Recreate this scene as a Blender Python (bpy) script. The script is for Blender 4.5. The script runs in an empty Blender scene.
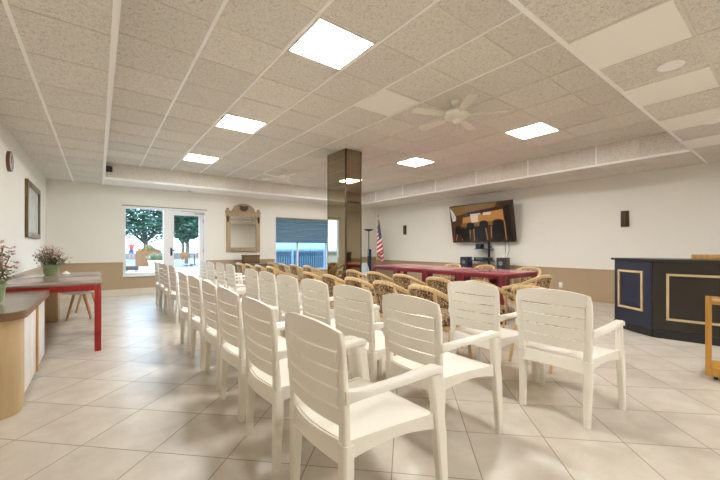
import bpy, bmesh, math, random
from mathutils import Vector, Matrix

# ------------------------------------------------------------------ camera, world, sun, exposure
scene = bpy.context.scene
COL = scene.collection
EYE = 1.148
YAW = 0.6531
cam_data = bpy.data.cameras.new('camera')
cam = bpy.data.objects.new('camera', cam_data)
COL.objects.link(cam)
cam.location = (0, 0, EYE)
cam.rotation_euler = (math.pi / 2, 0, -YAW)
cam_data.sensor_fit = 'HORIZONTAL'
cam_data.sensor_width = 36
cam_data.lens = 36 * 342.1 / 720
cam_data.shift_y = 7.1 / 720
cam_data.clip_start = 0.02
cam_data.clip_end = 500
scene.camera = cam

world = bpy.data.worlds.new('world')
scene.world = world
world.use_nodes = True
wb = world.node_tree.nodes['Background']
wb.inputs[0].default_value = (0.58, 0.79, 1.0, 1)
wb.inputs[1].default_value = 5.6

sun_data = bpy.data.lights.new('sun', 'SUN')
sun_data.energy = 1.2
sun_data.angle = 0.02
sun_data.color = (1.0, 0.96, 0.9)
sun = bpy.data.objects.new('sun', sun_data)
COL.objects.link(sun)
sun.rotation_euler = (math.radians(38), 0, math.radians(15))

PANEL_STRENGTH = 42.0
PANEL_COLOR = (1.0, 0.985, 0.95)
scene.view_settings.view_transform = 'Standard'
scene.view_settings.look = 'None'
scene.view_settings.gamma = 1
scene.view_settings.use_curve_mapping = False
scene.view_settings.exposure = 0.45
scene.cycles.max_bounces = 10
scene.cycles.diffuse_bounces = 6
scene.cycles.glossy_bounces = 5
scene.cycles.transparent_max_bounces = 12
scene.cycles.sample_clamp_indirect = 6
scene.cycles.caustics_reflective = False
scene.cycles.caustics_refractive = False

PI = math.pi
rnd = random.Random(7)


# ------------------------------------------------------------------ materials
def mat(name, color, rough=0.5, metal=0.0, spec=0.5, coat=0.0, noise=None, bump=None, emit=None, trans=0.0):
    """noise = (scale, amount, detail): brightness mottling; bump = (scale, strength)"""
    m = bpy.data.materials.new(name)
    m.use_nodes = True
    nt = m.node_tree
    b = nt.nodes['Principled BSDF']
    b.inputs['Base Color'].default_value = (*color, 1)
    b.inputs['Roughness'].default_value = rough
    b.inputs['Metallic'].default_value = metal
    b.inputs['Specular IOR Level'].default_value = spec
    b.inputs['Coat Weight'].default_value = coat
    if emit:
        b.inputs['Emission Color'].default_value = (*emit[0], 1)
        b.inputs['Emission Strength'].default_value = emit[1]
    tc = nt.nodes.new('ShaderNodeTexCoord')
    if noise:
        n = nt.nodes.new('ShaderNodeTexNoise')
        n.inputs['Scale'].default_value = noise[0]
        n.inputs['Detail'].default_value = noise[2] if len(noise) > 2 else 3
        nt.links.new(tc.outputs['Object'], n.inputs['Vector'])
        mr = nt.nodes.new('ShaderNodeMapRange')
        mr.inputs['To Min'].default_value = 1 - noise[1]
        mr.inputs['To Max'].default_value = 1 + noise[1]
        nt.links.new(n.outputs['Fac'], mr.inputs['Value'])
        mx = nt.nodes.new('ShaderNodeVectorMath')
        mx.operation = 'SCALE'
        mx.inputs[0].default_value = color
        nt.links.new(mr.outputs[0], mx.inputs['Scale'])
        nt.links.new(mx.outputs[0], b.inputs['Base Color'])
    if bump:
        n = nt.nodes.new('ShaderNodeTexNoise')
        n.inputs['Scale'].default_value = bump[0]
        n.inputs['Detail'].default_value = 4
        nt.links.new(tc.outputs['Object'], n.inputs['Vector'])
        bp = nt.nodes.new('ShaderNodeBump')
        bp.inputs['Strength'].default_value = bump[1]
        bp.inputs['Distance'].default_value = 0.01
        nt.links.new(n.outputs['Fac'], bp.inputs['Height'])
        nt.links.new(bp.outputs[0], b.inputs['Normal'])
    return m


def wood(name, c1, c2, scale=6.0, axis=0, rough=0.4):
    m = bpy.data.materials.new(name)
    m.use_nodes = True
    nt = m.node_tree
    b = nt.nodes['Principled BSDF']
    b.inputs['Roughness'].default_value = rough
    tc = nt.nodes.new('ShaderNodeTexCoord')
    mp = nt.nodes.new('ShaderNodeMapping')
    sc = [scale * 3] * 3
    sc[axis] = scale * 0.25
    mp.inputs['Scale'].default_value = sc
    n = nt.nodes.new('ShaderNodeTexNoise')
    n.inputs['Scale'].default_value = 2.0
    n.inputs['Detail'].default_value = 5
    cr = nt.nodes.new('ShaderNodeValToRGB')
    cr.color_ramp.elements[0].color = (*c1, 1)
    cr.color_ramp.elements[0].position = 0.3
    cr.color_ramp.elements[1].color = (*c2, 1)
    cr.color_ramp.elements[1].position = 0.7
    nt.links.new(tc.outputs['Object'], mp.inputs[0])
    nt.links.new(mp.outputs[0], n.inputs['Vector'])
    nt.links.new(n.outputs['Fac'], cr.inputs[0])
    nt.links.new(cr.outputs[0], b.inputs['Base Color'])
    return m


def vmath(nt, op, a, b=None, v=None):
    n = nt.nodes.new('ShaderNodeMath')
    n.operation = op
    for i, x in enumerate((a, b, v)):
        if x is None:
            continue
        if isinstance(x, (int, float)):
            n.inputs[i].default_value = x
        else:
            nt.links.new(x, n.inputs[i])
    return n.outputs[0]


def floor_material():
    m = bpy.data.materials.new('floor_tile')
    m.use_nodes = True
    nt = m.node_tree
    b = nt.nodes['Principled BSDF']
    tc = nt.nodes.new('ShaderNodeTexCoord')
    sp = nt.nodes.new('ShaderNodeSeparateXYZ')
    nt.links.new(tc.outputs['Object'], sp.inputs[0])
    S = 0.447
    X0, Y0 = FLOOR_VERTEX
    r = 0.70710678
    x = vmath(nt, 'SUBTRACT', sp.outputs[0], X0)
    y = vmath(nt, 'SUBTRACT', sp.outputs[1], Y0)
    xs = vmath(nt, 'MULTIPLY', x, r / S)
    ys = vmath(nt, 'MULTIPLY', y, r / S)
    a = vmath(nt, 'SUBTRACT', xs, ys)
    c = vmath(nt, 'ADD', xs, ys)
    masks = []
    ids = []
    for q in (a, c):
        f = vmath(nt, 'FRACT', q)
        d = vmath(nt, 'ABSOLUTE', vmath(nt, 'SUBTRACT', f, 0.5))
        masks.append(vmath(nt, 'GREATER_THAN', d, 0.5 - 0.0036 / S / 1.15))
        ids.append(vmath(nt, 'FLOOR', q))
    grout = vmath(nt, 'MAXIMUM', masks[0], masks[1])
    cmb = nt.nodes.new('ShaderNodeCombineXYZ')
    nt.links.new(ids[0], cmb.inputs[0])
    nt.links.new(ids[1], cmb.inputs[1])
    wn = nt.nodes.new('ShaderNodeTexWhiteNoise')
    nt.links.new(cmb.outputs[0], wn.inputs['Vector'])
    # cloudy marbling, shifted per tile
    add = nt.nodes.new('ShaderNodeVectorMath')
    add.operation = 'MULTIPLY_ADD'
    nt.links.new(cmb.outputs[0], add.inputs[0])
    add.inputs[1].default_value = (3.7, 5.1, 0)
    nt.links.new(tc.outputs['Object'], add.inputs[2])
    n = nt.nodes.new('ShaderNodeTexNoise')
    n.inputs['Scale'].default_value = 4.0
    n.inputs['Detail'].default_value = 6
    n.inputs['Roughness'].default_value = 0.6
    n.inputs['Distortion'].default_value = 0.2
    nt.links.new(add.outputs[0], n.inputs['Vector'])
    cr = nt.nodes.new('ShaderNodeValToRGB')
    cr.color_ramp.elements[0].position = 0.28
    cr.color_ramp.elements[0].color = (0.50, 0.445, 0.375, 1)
    cr.color_ramp.elements[1].position = 0.68
    cr.color_ramp.elements[1].color = (0.655, 0.605, 0.53, 1)
    nt.links.new(n.outputs['Fac'], cr.inputs[0])
    tone = vmath(nt, 'MULTIPLY_ADD', wn.outputs['Value'], 0.12, 0.94)
    sc = nt.nodes.new('ShaderNodeVectorMath')
    sc.operation = 'SCALE'
    nt.links.new(cr.outputs[0], sc.inputs[0])
    nt.links.new(tone, sc.inputs['Scale'])
    mx = nt.nodes.new('ShaderNodeMix')
    mx.data_type = 'RGBA'
    nt.links.new(grout, mx.inputs[0])
    nt.links.new(sc.outputs[0], mx.inputs[6])
    mx.inputs[7].default_value = (0.30, 0.24, 0.18, 1)
    nt.links.new(mx.outputs[2], b.inputs['Base Color'])
    rr = vmath(nt, 'MULTIPLY_ADD', n.outputs['Fac'], 0.05, 0.285)
    rg = vmath(nt, 'MULTIPLY_ADD', grout, 0.4, rr)
    nt.links.new(rg, b.inputs['Roughness'])
    b.inputs['Specular IOR Level'].default_value = 0.8
    bp = nt.nodes.new('ShaderNodeBump')
    bp.inputs['Strength'].default_value = 0.12
    bp.inputs['Distance'].default_value = 0.004
    h = vmath(nt, 'SUBTRACT', n.outputs['Fac'], grout)
    nt.links.new(h, bp.inputs['Height'])
    nt.links.new(bp.outputs[0], b.inputs['Normal'])
    return m


def ceiling_material():
    """fissured acoustic tile"""
    m = bpy.data.materials.new('acoustic_tile')
    m.use_nodes = True
    nt = m.node_tree
    b = nt.nodes['Principled BSDF']
    b.inputs['Roughness'].default_value = 0.95
    b.inputs['Specular IOR Level'].default_value = 0.1
    tc = nt.nodes.new('ShaderNodeTexCoord')
    n = nt.nodes.new('ShaderNodeTexNoise')
    n.inputs['Scale'].default_value = 55
    n.inputs['Detail'].default_value = 3
    n.inputs['Roughness'].default_value = 0.7
    n.inputs['Distortion'].default_value = 1.5
    nt.links.new(tc.outputs['Object'], n.inputs['Vector'])
    cr = nt.nodes.new('ShaderNodeValToRGB')
    cr.color_ramp.elements[0].position = 0.36
    cr.color_ramp.elements[0].color = (0.50, 0.465, 0.405, 1)
    cr.color_ramp.elements[1].position = 0.5
    cr.color_ramp.elements[1].color = (0.77, 0.735, 0.675, 1)
    nt.links.new(n.outputs['Fac'], cr.inputs[0])
    nt.links.new(cr.outputs[0], b.inputs['Base Color'])
    # whole tiles differ a little
    v = nt.nodes.new('ShaderNodeVectorMath')
    v.operation = 'MULTIPLY_ADD'
    nt.links.new(tc.outputs['Object'], v.inputs[0])
    v.inputs[1].default_value = (1 / 0.61, 1 / 0.61, 1 / 0.61)
    v.inputs[2].default_value = (-0.126 / 0.61, -2.894 / 0.61 + 10, 0)
    fl = nt.nodes.new('ShaderNodeVectorMath')
    fl.operation = 'FLOOR'
    nt.links.new(v.outputs[0], fl.inputs[0])
    wn = nt.nodes.new('ShaderNodeTexWhiteNoise')
    nt.links.new(fl.outputs[0], wn.inputs['Vector'])
    tone = vmath(nt, 'MULTIPLY_ADD', wn.outputs['Value'], 0.10, 0.95)
    sc = nt.nodes.new('ShaderNodeVectorMath')
    sc.operation = 'SCALE'
    nt.links.new(cr.outputs[0], sc.inputs[0])
    nt.links.new(tone, sc.inputs['Scale'])
    nt.links.new(sc.outputs[0], b.inputs['Base Color'])
    bp = nt.nodes.new('ShaderNodeBump')
    bp.inputs['Strength'].default_value = 0.4
    bp.inputs['Distance'].default_value = 0.004
    nt.links.new(n.outputs['Fac'], bp.inputs['Height'])
    nt.links.new(bp.outputs[0], b.inputs['Normal'])
    return m


def fabric_material():
    """brown and tan leopard-like weave of the cane chairs"""
    m = bpy.data.materials.new('patterned_fabric')
    m.use_nodes = True
    nt = m.node_tree
    b = nt.nodes['Principled BSDF']
    b.inputs['Roughness'].default_value = 0.9
    tc = nt.nodes.new('ShaderNodeTexCoord')
    n = nt.nodes.new('ShaderNodeTexNoise')
    n.inputs['Scale'].default_value = 20
    n.inputs['Detail'].default_value = 2
    n.inputs['Distortion'].default_value = 2.0
    nt.links.new(tc.outputs['Object'], n.inputs['Vector'])
    cr = nt.nodes.new('ShaderNodeValToRGB')
    e = cr.color_ramp.elements
    e[0].position = 0.0
    e[0].color = (0.035, 0.016, 0.010, 1)
    e[1].position = 0.43
    e[1].color = (0.13, 0.055, 0.03, 1)
    x = e.new(0.46)
    x.color = (0.50, 0.33, 0.16, 1)
    x = e.new(0.51)
    x.color = (0.72, 0.55, 0.33, 1)
    x = e.new(0.545)
    x.color = (0.08, 0.032, 0.018, 1)
    nt.links.new(n.outputs['Fac'], cr.inputs[0])
    nt.links.new(cr.outputs[0], b.inputs['Base Color'])
    return m


def glass_material(name, tint=(1, 1, 1), gloss=0.06):
    m = bpy.data.materials.new(name)
    m.use_nodes = True
    nt = m.node_tree
    nt.nodes.remove(nt.nodes['Principled BSDF'])
    out = nt.nodes['Material Output']
    t = nt.nodes.new('ShaderNodeBsdfTransparent')
    t.inputs[0].default_value = (*tint, 1)
    g = nt.nodes.new('ShaderNodeBsdfGlossy')
    g.inputs['Roughness'].default_value = 0.0
    mix = nt.nodes.new('ShaderNodeMixShader')
    mix.inputs[0].default_value = gloss
    nt.links.new(t.outputs[0], mix.inputs[1])
    nt.links.new(g.outputs[0], mix.inputs[2])
    nt.links.new(mix.outputs[0], out.inputs['Surface'])
    return m


def flag_material():
    m = bpy.data.materials.new('flag_cloth')
    m.use_nodes = True
    nt = m.node_tree
    b = nt.nodes['Principled BSDF']
    b.inputs['Roughness'].default_value = 0.7
    uv = nt.nodes.new('ShaderNodeTexCoord')
    sp = nt.nodes.new('ShaderNodeSeparateXYZ')
    nt.links.new(uv.outputs['UV'], sp.inputs[0])
    u, v = sp.outputs[0], sp.outputs[1]
    stripe = vmath(nt, 'MODULO', vmath(nt, 'FLOOR', vmath(nt, 'MULTIPLY', v, 13)), 2)   # 0 red, 1 white
    mx = nt.nodes.new('ShaderNodeMix')
    mx.data_type = 'RGBA'
    nt.links.new(stripe, mx.inputs[0])
    mx.inputs[6].default_value = (0.55, 0.02, 0.03, 1)
    mx.inputs[7].default_value = (0.85, 0.83, 0.8, 1)
    canton = vmath(nt, 'MULTIPLY', vmath(nt, 'LESS_THAN', u, 0.4), vmath(nt, 'GREATER_THAN', v, 6 / 13))
    # fifty stars: 11 half columns by 9 rows, every other one
    su = vmath(nt, 'MULTIPLY', u, 11.5 / 0.4)
    sv = vmath(nt, 'MULTIPLY', vmath(nt, 'SUBTRACT', v, 6 / 13), 9.5 * 13 / 7)
    du = vmath(nt, 'SUBTRACT', vmath(nt, 'FRACT', su), 0.5)
    dv = vmath(nt, 'SUBTRACT', vmath(nt, 'FRACT', sv), 0.5)
    d2 = vmath(nt, 'ADD', vmath(nt, 'MULTIPLY', du, du), vmath(nt, 'MULTIPLY', dv, dv))
    par = vmath(nt, 'MODULO', vmath(nt, 'ADD', vmath(nt, 'FLOOR', su), vmath(nt, 'FLOOR', sv)), 2)
    star = vmath(nt, 'MULTIPLY', vmath(nt, 'LESS_THAN', d2, 0.06), vmath(nt, 'SUBTRACT', 1, par))
    m2 = nt.nodes.new('ShaderNodeMix')
    m2.data_type = 'RGBA'
    nt.links.new(star, m2.inputs[0])
    m2.inputs[6].default_value = (0.02, 0.03, 0.13, 1)
    m2.inputs[7].default_value = (0.8, 0.8, 0.8, 1)
    m3 = nt.nodes.new('ShaderNodeMix')
    m3.data_type = 'RGBA'
    nt.links.new(canton, m3.inputs[0])
    nt.links.new(mx.outputs[2], m3.inputs[6])
    nt.links.new(m2.outputs[2], m3.inputs[7])
    nt.links.new(m3.outputs[2], b.inputs['Base Color'])
    return m


FLOOR_VERTEX = (-0.394 , 2.865)
_r = None
M = {}
M['floor'] = floor_material()
M['tile'] = ceiling_material()
M['white_tile'] = mat('white_ceiling_panel', (0.95, 0.92, 0.87), 0.8)
M['grid'] = mat('grid_white', (0.97, 0.96, 0.94), 0.45)
M['grid_dull'] = mat('grid_dull', (0.74, 0.69, 0.61), 0.6)
M['wall'] = mat('cream_wall_paint', (0.84, 0.82, 0.76), 0.75, noise=(1.5, 0.02, 2))
M['tan'] = mat('tan_wall_paint', (0.45, 0.335, 0.215), 0.6, noise=(2.0, 0.05, 3))
M['rail'] = mat('tan_rail_paint', (0.43, 0.31, 0.20), 0.45)
M['basetile'] = mat('base_tile', (0.74, 0.69, 0.60), 0.35, noise=(5, 0.12, 4))
M['whitepaint'] = mat('white_frame_paint', (0.82, 0.83, 0.85), 0.4)
M['darkmetal'] = mat('dark_metal', (0.03, 0.03, 0.035), 0.35, metal=0.6)
M['glass'] = glass_material('window_glass', (0.97, 0.985, 1.0), 0.012)
M['tinted'] = glass_material('tinted_window_glass', (0.40, 0.52, 0.60))
M['resin'] = mat('white_resin', (0.82, 0.79, 0.72), 0.32, spec=0.5, bump=(60, 0.05))
M['cane'] = wood('cane', (0.50, 0.33, 0.15), (0.72, 0.54, 0.30), 8, 2, 0.35)
M['fabric'] = fabric_material()
M['redpaint'] = mat('red_lacquer', (0.34, 0.010, 0.010), 0.28, noise=(4, 0.08))
M['maroon'] = mat('dark_red_lacquer', (0.20, 0.012, 0.024), 0.3, noise=(4, 0.08))
M['tabletop'] = mat('grey_brown_laminate', (0.27, 0.20, 0.165), 0.2, noise=(6, 0.02))
M['redtop_sheen'] = mat('red_laminate_with_sheen', (0.34, 0.10, 0.115), 0.2)  # red laminate, paled to put the top's reflection into the colour
M['cabtop'] = mat('brown_worktop', (0.22, 0.175, 0.14), 0.25, noise=(16, 0.08))
M['cabedge'] = wood('cabinet_edge_wood', (0.17, 0.085, 0.04), (0.23, 0.12, 0.06), 6, 1, 0.35)
M['maple'] = wood('maple_end', (0.50, 0.36, 0.19), (0.57, 0.43, 0.25), 3, 2, 0.4)
M['cabdoor'] = mat('white_cabinet_door', (0.80, 0.78, 0.76), 0.3)
M['oak'] = wood('oak', (0.42, 0.22, 0.07), (0.60, 0.36, 0.13), 5, 2, 0.4)
M['amber'] = wood('amber_wood', (0.44, 0.21, 0.035), (0.54, 0.29, 0.06), 5, 2, 0.35)
M['desk'] = mat('black_brown_lacquer', (0.022, 0.019, 0.016), 0.27, spec=0.6)
M['desk_window_sheen'] = mat('navy_window_sheen', (0.022, 0.028, 0.055), 0.3, spec=0.6)  # desk lacquer with the bluish window reflection painted into its colour
M['gold'] = mat('pale_gold_trim', (0.62, 0.47, 0.26), 0.35)
M['black'] = mat('black_plastic', (0.015, 0.015, 0.017), 0.35)
M['steel'] = mat('brushed_steel', (0.5, 0.5, 0.5), 0.3, metal=0.9)
M['bronze_mirror'] = mat('bronze_mirror', (0.35, 0.295, 0.205), 0.03, metal=1.0)
M['bronze_edge'] = mat('bronze_edge', (0.10, 0.07, 0.045), 0.3, metal=0.8)
M['mirror'] = mat('mirror_glass', (0.86, 0.88, 0.86), 0.01, metal=1.0)
M['carved'] = wood('carved_wood_frame', (0.36, 0.26, 0.16), (0.48, 0.37, 0.25), 5, 2, 0.5)
M['carved_dark'] = mat('dark_carving', (0.10, 0.06, 0.035), 0.5, bump=(40, 0.6))
M['blind'] = mat('slate_blue_blind', (0.32, 0.46, 0.55), 0.8)
M['leaf'] = mat('dark_leaf', (0.055, 0.125, 0.08), 0.6, noise=(3, 0.35, 3))
M['leaf2'] = mat('pot_leaf', (0.20, 0.24, 0.13), 0.55, noise=(8, 0.3))
M['bark'] = mat('bark', (0.10, 0.08, 0.06), 0.9, noise=(6, 0.3))
M['patio'] = mat('pale_paving', (0.22, 0.215, 0.20), 0.7, noise=(0.8, 0.06))
M['planter'] = mat('terracotta_tan', (0.17, 0.075, 0.025), 0.8, noise=(3, 0.08))
M['sea'] = mat('sea_water', (0.08, 0.25, 0.36), 0.25)
M['potgreen'] = mat('green_glaze', (0.23, 0.31, 0.15), 0.3)
M['soil'] = mat('soil', (0.05, 0.035, 0.025), 0.95)
M['coral'] = mat('coral_petal', (0.85, 0.42, 0.30), 0.6)
M['pink'] = mat('pink_petal', (0.70, 0.48, 0.47), 0.6)
M['cream_petal'] = mat('cream_petal', (0.85, 0.74, 0.62), 0.6)
M['diffuser'] = mat('lit_diffuser', (0.9, 0.9, 0.9), 0.6, emit=(PANEL_COLOR, PANEL_STRENGTH))
M['fanwhite'] = mat('fan_white', (0.80, 0.77, 0.68), 0.4)
M['flag'] = flag_material()
M['brass'] = mat('brass', (0.65, 0.45, 0.15), 0.25, metal=1.0)
M['navycase'] = mat('dark_blue_case', (0.012, 0.025, 0.06), 0.4)
M['whitecloth'] = mat('pale_cloth', (0.55, 0.62, 0.70), 0.8)
M['clockface'] = mat('clock_face', (0.45, 0.45, 0.45), 0.3)
M['outlet'] = mat('outlet_white', (0.85, 0.84, 0.8), 0.35)
M['greypaper'] = mat('pale_picture', (0.55, 0.58, 0.58), 0.25, noise=(6, 0.25))
M['skin'] = mat('skin', (0.55, 0.32, 0.22), 0.5)
M['bluecloth'] = mat('blue_cloth', (0.05, 0.12, 0.5), 0.8)
M['redcloth'] = mat('red_cloth', (0.6, 0.08, 0.05), 0.8)
M['hair'] = mat('dark_hair', (0.04, 0.025, 0.015), 0.7)
M['wicker'] = mat('brown_wicker', (0.16, 0.10, 0.045), 0.8, bump=(80, 1.0), noise=(60, 0.5))
M['stone'] = mat('dark_speckled_top', (0.10, 0.10, 0.10), 0.3, noise=(60, 0.8))


# ------------------------------------------------------------------ mesh building
class MB:
    def __init__(self):
        self.v, self.f, self.m = [], [], []

    def add(self, vs, fs, mi=0, mx=None):
        o = len(self.v)
        for p in vs:
            p = Vector(p)
            self.v.append(mx @ p if mx else p)
        for f in fs:
            self.f.append([i + o for i in f])
            self.m.append(mi)
        return self

    def box(self, c, s, mi=0, rz=0.0, mx=None, bev=0.0):
        """centre c, full size s; bev > 0 chamfers all edges"""
        hx, hy, hz = s[0] / 2, s[1] / 2, s[2] / 2
        R = Matrix.Translation(Vector(c)) @ Matrix.Rotation(rz, 4, 'Z')
        if mx:
            R = mx @ R
        if bev <= 0:
            vs = [(x * hx, y * hy, z * hz) for x in (-1, 1) for y in (-1, 1) for z in (-1, 1)]
            fs = [(0, 1, 3, 2), (4, 6, 7, 5), (0, 4, 5, 1), (2, 3, 7, 6), (0, 2, 6, 4), (1, 5, 7, 3)]
            return self.add(vs, fs, mi, R)
        b = min(bev, hx * 0.95, hy * 0.95, hz * 0.95)
        bm = bmesh.new()
        bmesh.ops.create_cube(bm, size=1)
        for v in bm.verts:
            v.co = (v.co.x * 2 * hx, v.co.y * 2 * hy, v.co.z * 2 * hz)
        bmesh.ops.bevel(bm, geom=bm.edges[:], offset=b, segments=2, affect='EDGES', profile=0.5)
        bm.verts.index_update()
        self.add([v.co.copy() for v in bm.verts], [[v.index for v in f.verts] for f in bm.faces], mi, R)
        bm.free()
        return self

    def prism(self, pts, z0, z1, mi=0, mx=None):
        """closed polygon pts (x,y), counter-clockwise, extruded from z0 to z1"""
        n = len(pts)
        vs = [(x, y, z0) for x, y in pts] + [(x, y, z1) for x, y in pts]
        fs = [list(range(n))[::-1], list(range(n, 2 * n))]
        fs += [(i, (i + 1) % n, (i + 1) % n + n, i + n) for i in range(n)]
        return self.add(vs, fs, mi, mx)

    def loft(self, rings, mi=0, closed_ring=True, caps=True, loop=False):
        n = len(rings[0])
        vs = [p for r in rings for p in r]
        fs = []
        K = len(rings)
        for k in range(K if loop else K - 1):
            a, b = k * n, ((k + 1) % K) * n
            for i in range(n if closed_ring else n - 1):
                j = (i + 1) % n
                fs.append((a + i, a + j, b + j, b + i))
        if caps and closed_ring and not loop:
            fs.append(list(range(n))[::-1])
            fs.append(list(range((K - 1) * n, K * n)))
        return self.add(vs, fs, mi)

    def tube(self, pts, r, seg=8, mi=0, loop=False, flat=None, up=(0, 0, 1)):
        """sweep a circle (or ellipse r x flat, flat along `up`) along pts; r may be a list"""
        pts = [Vector(p) for p in pts]
        n = len(pts)
        rings = []
        for i, p in enumerate(pts):
            if loop:
                t = pts[(i + 1) % n] - pts[i - 1]
            else:
                t = pts[min(i + 1, n - 1)] - pts[max(i - 1, 0)]
            t.normalize()
            u = Vector(up)
            if abs(t.dot(u)) > 0.95:
                u = Vector((1, 0, 0)) if abs(t.x) < 0.9 else Vector((0, 1, 0))
            s = t.cross(u).normalized()
            w = s.cross(t).normalized()
            ri = r[i] if isinstance(r, (list, tuple)) else r
            fl = flat if flat else ri
            rings.append([p + s * (ri * math.cos(2 * PI * k / seg)) + w * (fl * math.sin(2 * PI * k / seg)) for k in range(seg)])
        return self.loft(rings, mi, loop=loop)

    def lathe(self, prof, c=(0, 0, 0), seg=16, mi=0, axis='Z'):
        rings = []
        for r, z in prof:
            ring = []
            for k in range(seg):
                a = 2 * PI * k / seg
                p = (r * math.cos(a), r * math.sin(a), z)
                if axis == 'X':
                    p = (p[2], p[0], p[1])
                if axis == 'Y':
                    p = (p[1], p[2], p[0])
                ring.append((p[0] + c[0], p[1] + c[1], p[2] + c[2]))
            rings.append(ring)
        return self.loft(rings, mi)

    def sheet(self, fn, nu, nv, thick, mi=0, nrm=None):
        """solid sheet from fn(u,v)->Vector, u,v in 0..1; thickness along the surface normal"""
        P = [[Vector(fn(i / nu, j / nv)) for j in range(nv + 1)] for i in range(nu + 1)]
        top, bot = [], []
        for i in range(nu + 1):
            for j in range(nv + 1):
                du = P[min(i + 1, nu)][j] - P[max(i - 1, 0)][j]
                dv = P[i][min(j + 1, nv)] - P[i][max(j - 1, 0)]
                nn = du.cross(dv).normalized()
                top.append(P[i][j] + nn * thick / 2)
                bot.append(P[i][j] - nn * thick / 2)
        N = len(top)
        idx = lambda i, j: i * (nv + 1) + j
        fs = []
        for i in range(nu):
            for j in range(nv):
                q = (idx(i, j), idx(i + 1, j), idx(i + 1, j + 1), idx(i, j + 1))
                fs.append(q)
                fs.append(tuple(N + k for k in reversed(q)))
        for i in range(nu):
            a, b = idx(i, 0), idx(i + 1, 0)
            fs.append((a, a + N, b + N, b))
            a, b = idx(i, nv), idx(i + 1, nv)
            fs.append((b, b + N, a + N, a))
        for j in range(nv):
            a, b = idx(0, j), idx(0, j + 1)
            fs.append((b, b + N, a + N, a))
            a, b = idx(nu, j), idx(nu, j + 1)
            fs.append((a, a + N, b + N, b))
        return self.add(top + bot, fs, mi)

    def build(self, name, mats, parent=None, smooth=True, angle=35, loc=None, rz=0.0):
        me = bpy.data.meshes.new(name)
        me.from_pydata([tuple(v) for v in self.v], [], self.f)
        if not isinstance(mats, (list, tuple)):
            mats = [mats]
        for m in mats:
            me.materials.append(m)
        me.polygons.foreach_set('material_index', self.m)
        me.update()
        bm = bmesh.new()
        bm.from_mesh(me)
        bmesh.ops.recalc_face_normals(bm, faces=bm.faces[:])
        bm.to_mesh(me)
        bm.free()
        if smooth:
            me.polygons.foreach_set('use_smooth', [True] * len(me.polygons))
            me.set_sharp_from_angle(angle=math.radians(angle))
        o = bpy.data.objects.new(name, me)
        COL.objects.link(o)
        if parent:
            o.parent = parent
        if loc:
            o.location = loc
        if rz:
            o.rotation_euler.z = rz
        return o


def tag(o, label=None, cat=None, group=None, kind=None):
    if label:
        o['label'] = label
    if cat:
        o['category'] = cat
    if group:
        o['group'] = group
    if kind:
        o['kind'] = kind
    return o


def thing(name, label, cat, loc=(0, 0, 0), rz=0.0, group=None):
    o = bpy.data.objects.new(name, None)
    COL.objects.link(o)
    o.empty_display_size = 0.1
    o.location = loc
    o.rotation_euler.z = rz
    return tag(o, label, cat, group)


def copy_tree(o, parent=None):
    c = o.copy()
    COL.objects.link(c)
    if parent:
        c.parent = parent
    for ch in list(o.children):
        copy_tree(ch, c)
    return c


def structure(name, mb, mats, smooth=False):
    return tag(mb.build(name, mats, smooth=smooth), kind='structure')


# ------------------------------------------------------------------ room shell
LX, RX, BY, FY = -0.88, 8.32, 9.87, -2.6      # left, right, back, front (behind the camera)
ZC, ZD = 2.944, 2.594                          # main ceiling and dropped border
DX0, DX1, DY0, DY1 = 0.10, 7.05, 1.06, 9.0     # edges of the raised field
T = 0.61
GX0, GY0 = 0.126, 2.894
ZR_B, ZR_R, ZR_L = 0.79, 0.685, 0.78

b = MB()
b.box(((LX + RX) / 2, (FY + BY) / 2, -0.05), (RX - LX + 0.5, BY - FY + 0.5, 0.1))
structure('floor', b, M['floor'])

WX0, WX1, WZ0, WZ1 = 0.465, 1.36, 0.47, 2.135    # picture window
DRX0, DRX1 = 1.36, 2.315                          # glazed door
VX0, VX1, VZ0, VZ1 = 4.27, 6.16, 0.40, 2.07       # window with blind


def wall_box(mb, x0, x1, z0, z1, y0=BY, y1=BY + 0.14, mi=0):
    mb.box(((x0 + x1) / 2, (y0 + y1) / 2, (z0 + z1) / 2), (x1 - x0, y1 - y0, z1 - z0), mi)


b = MB()
wall_box(b, LX - 0.14, WX0, 0, 3.1)
wall_box(b, WX0, DRX1, 2.135, 3.1)
wall_box(b, WX0, WX1, 0, WZ0)
wall_box(b, DRX1, VX0, 0, 3.1)
wall_box(b, VX0, VX1, VZ1, 3.1)
wall_box(b, VX0, VX1, 0, VZ0)
wall_box(b, VX1, RX + 0.14, 0, 3.1)
structure('wall_back', b, M['wall'])
b = MB()
b.box((LX - 0.07, (FY + BY) / 2, 1.55), (0.14, BY - FY, 3.1))
structure('wall_left', b, M['wall'])
b = MB()
b.box((RX + 0.07, (FY + BY) / 2, 1.55), (0.14, BY - FY, 3.1))
structure('wall_right', b, M['wall'])
b = MB()
b.box(((LX + RX) / 2, FY - 0.07, 1.55), (RX - LX + 0.28, 0.14, 3.1))
structure('wall_front', b, M['wall'])

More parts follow.
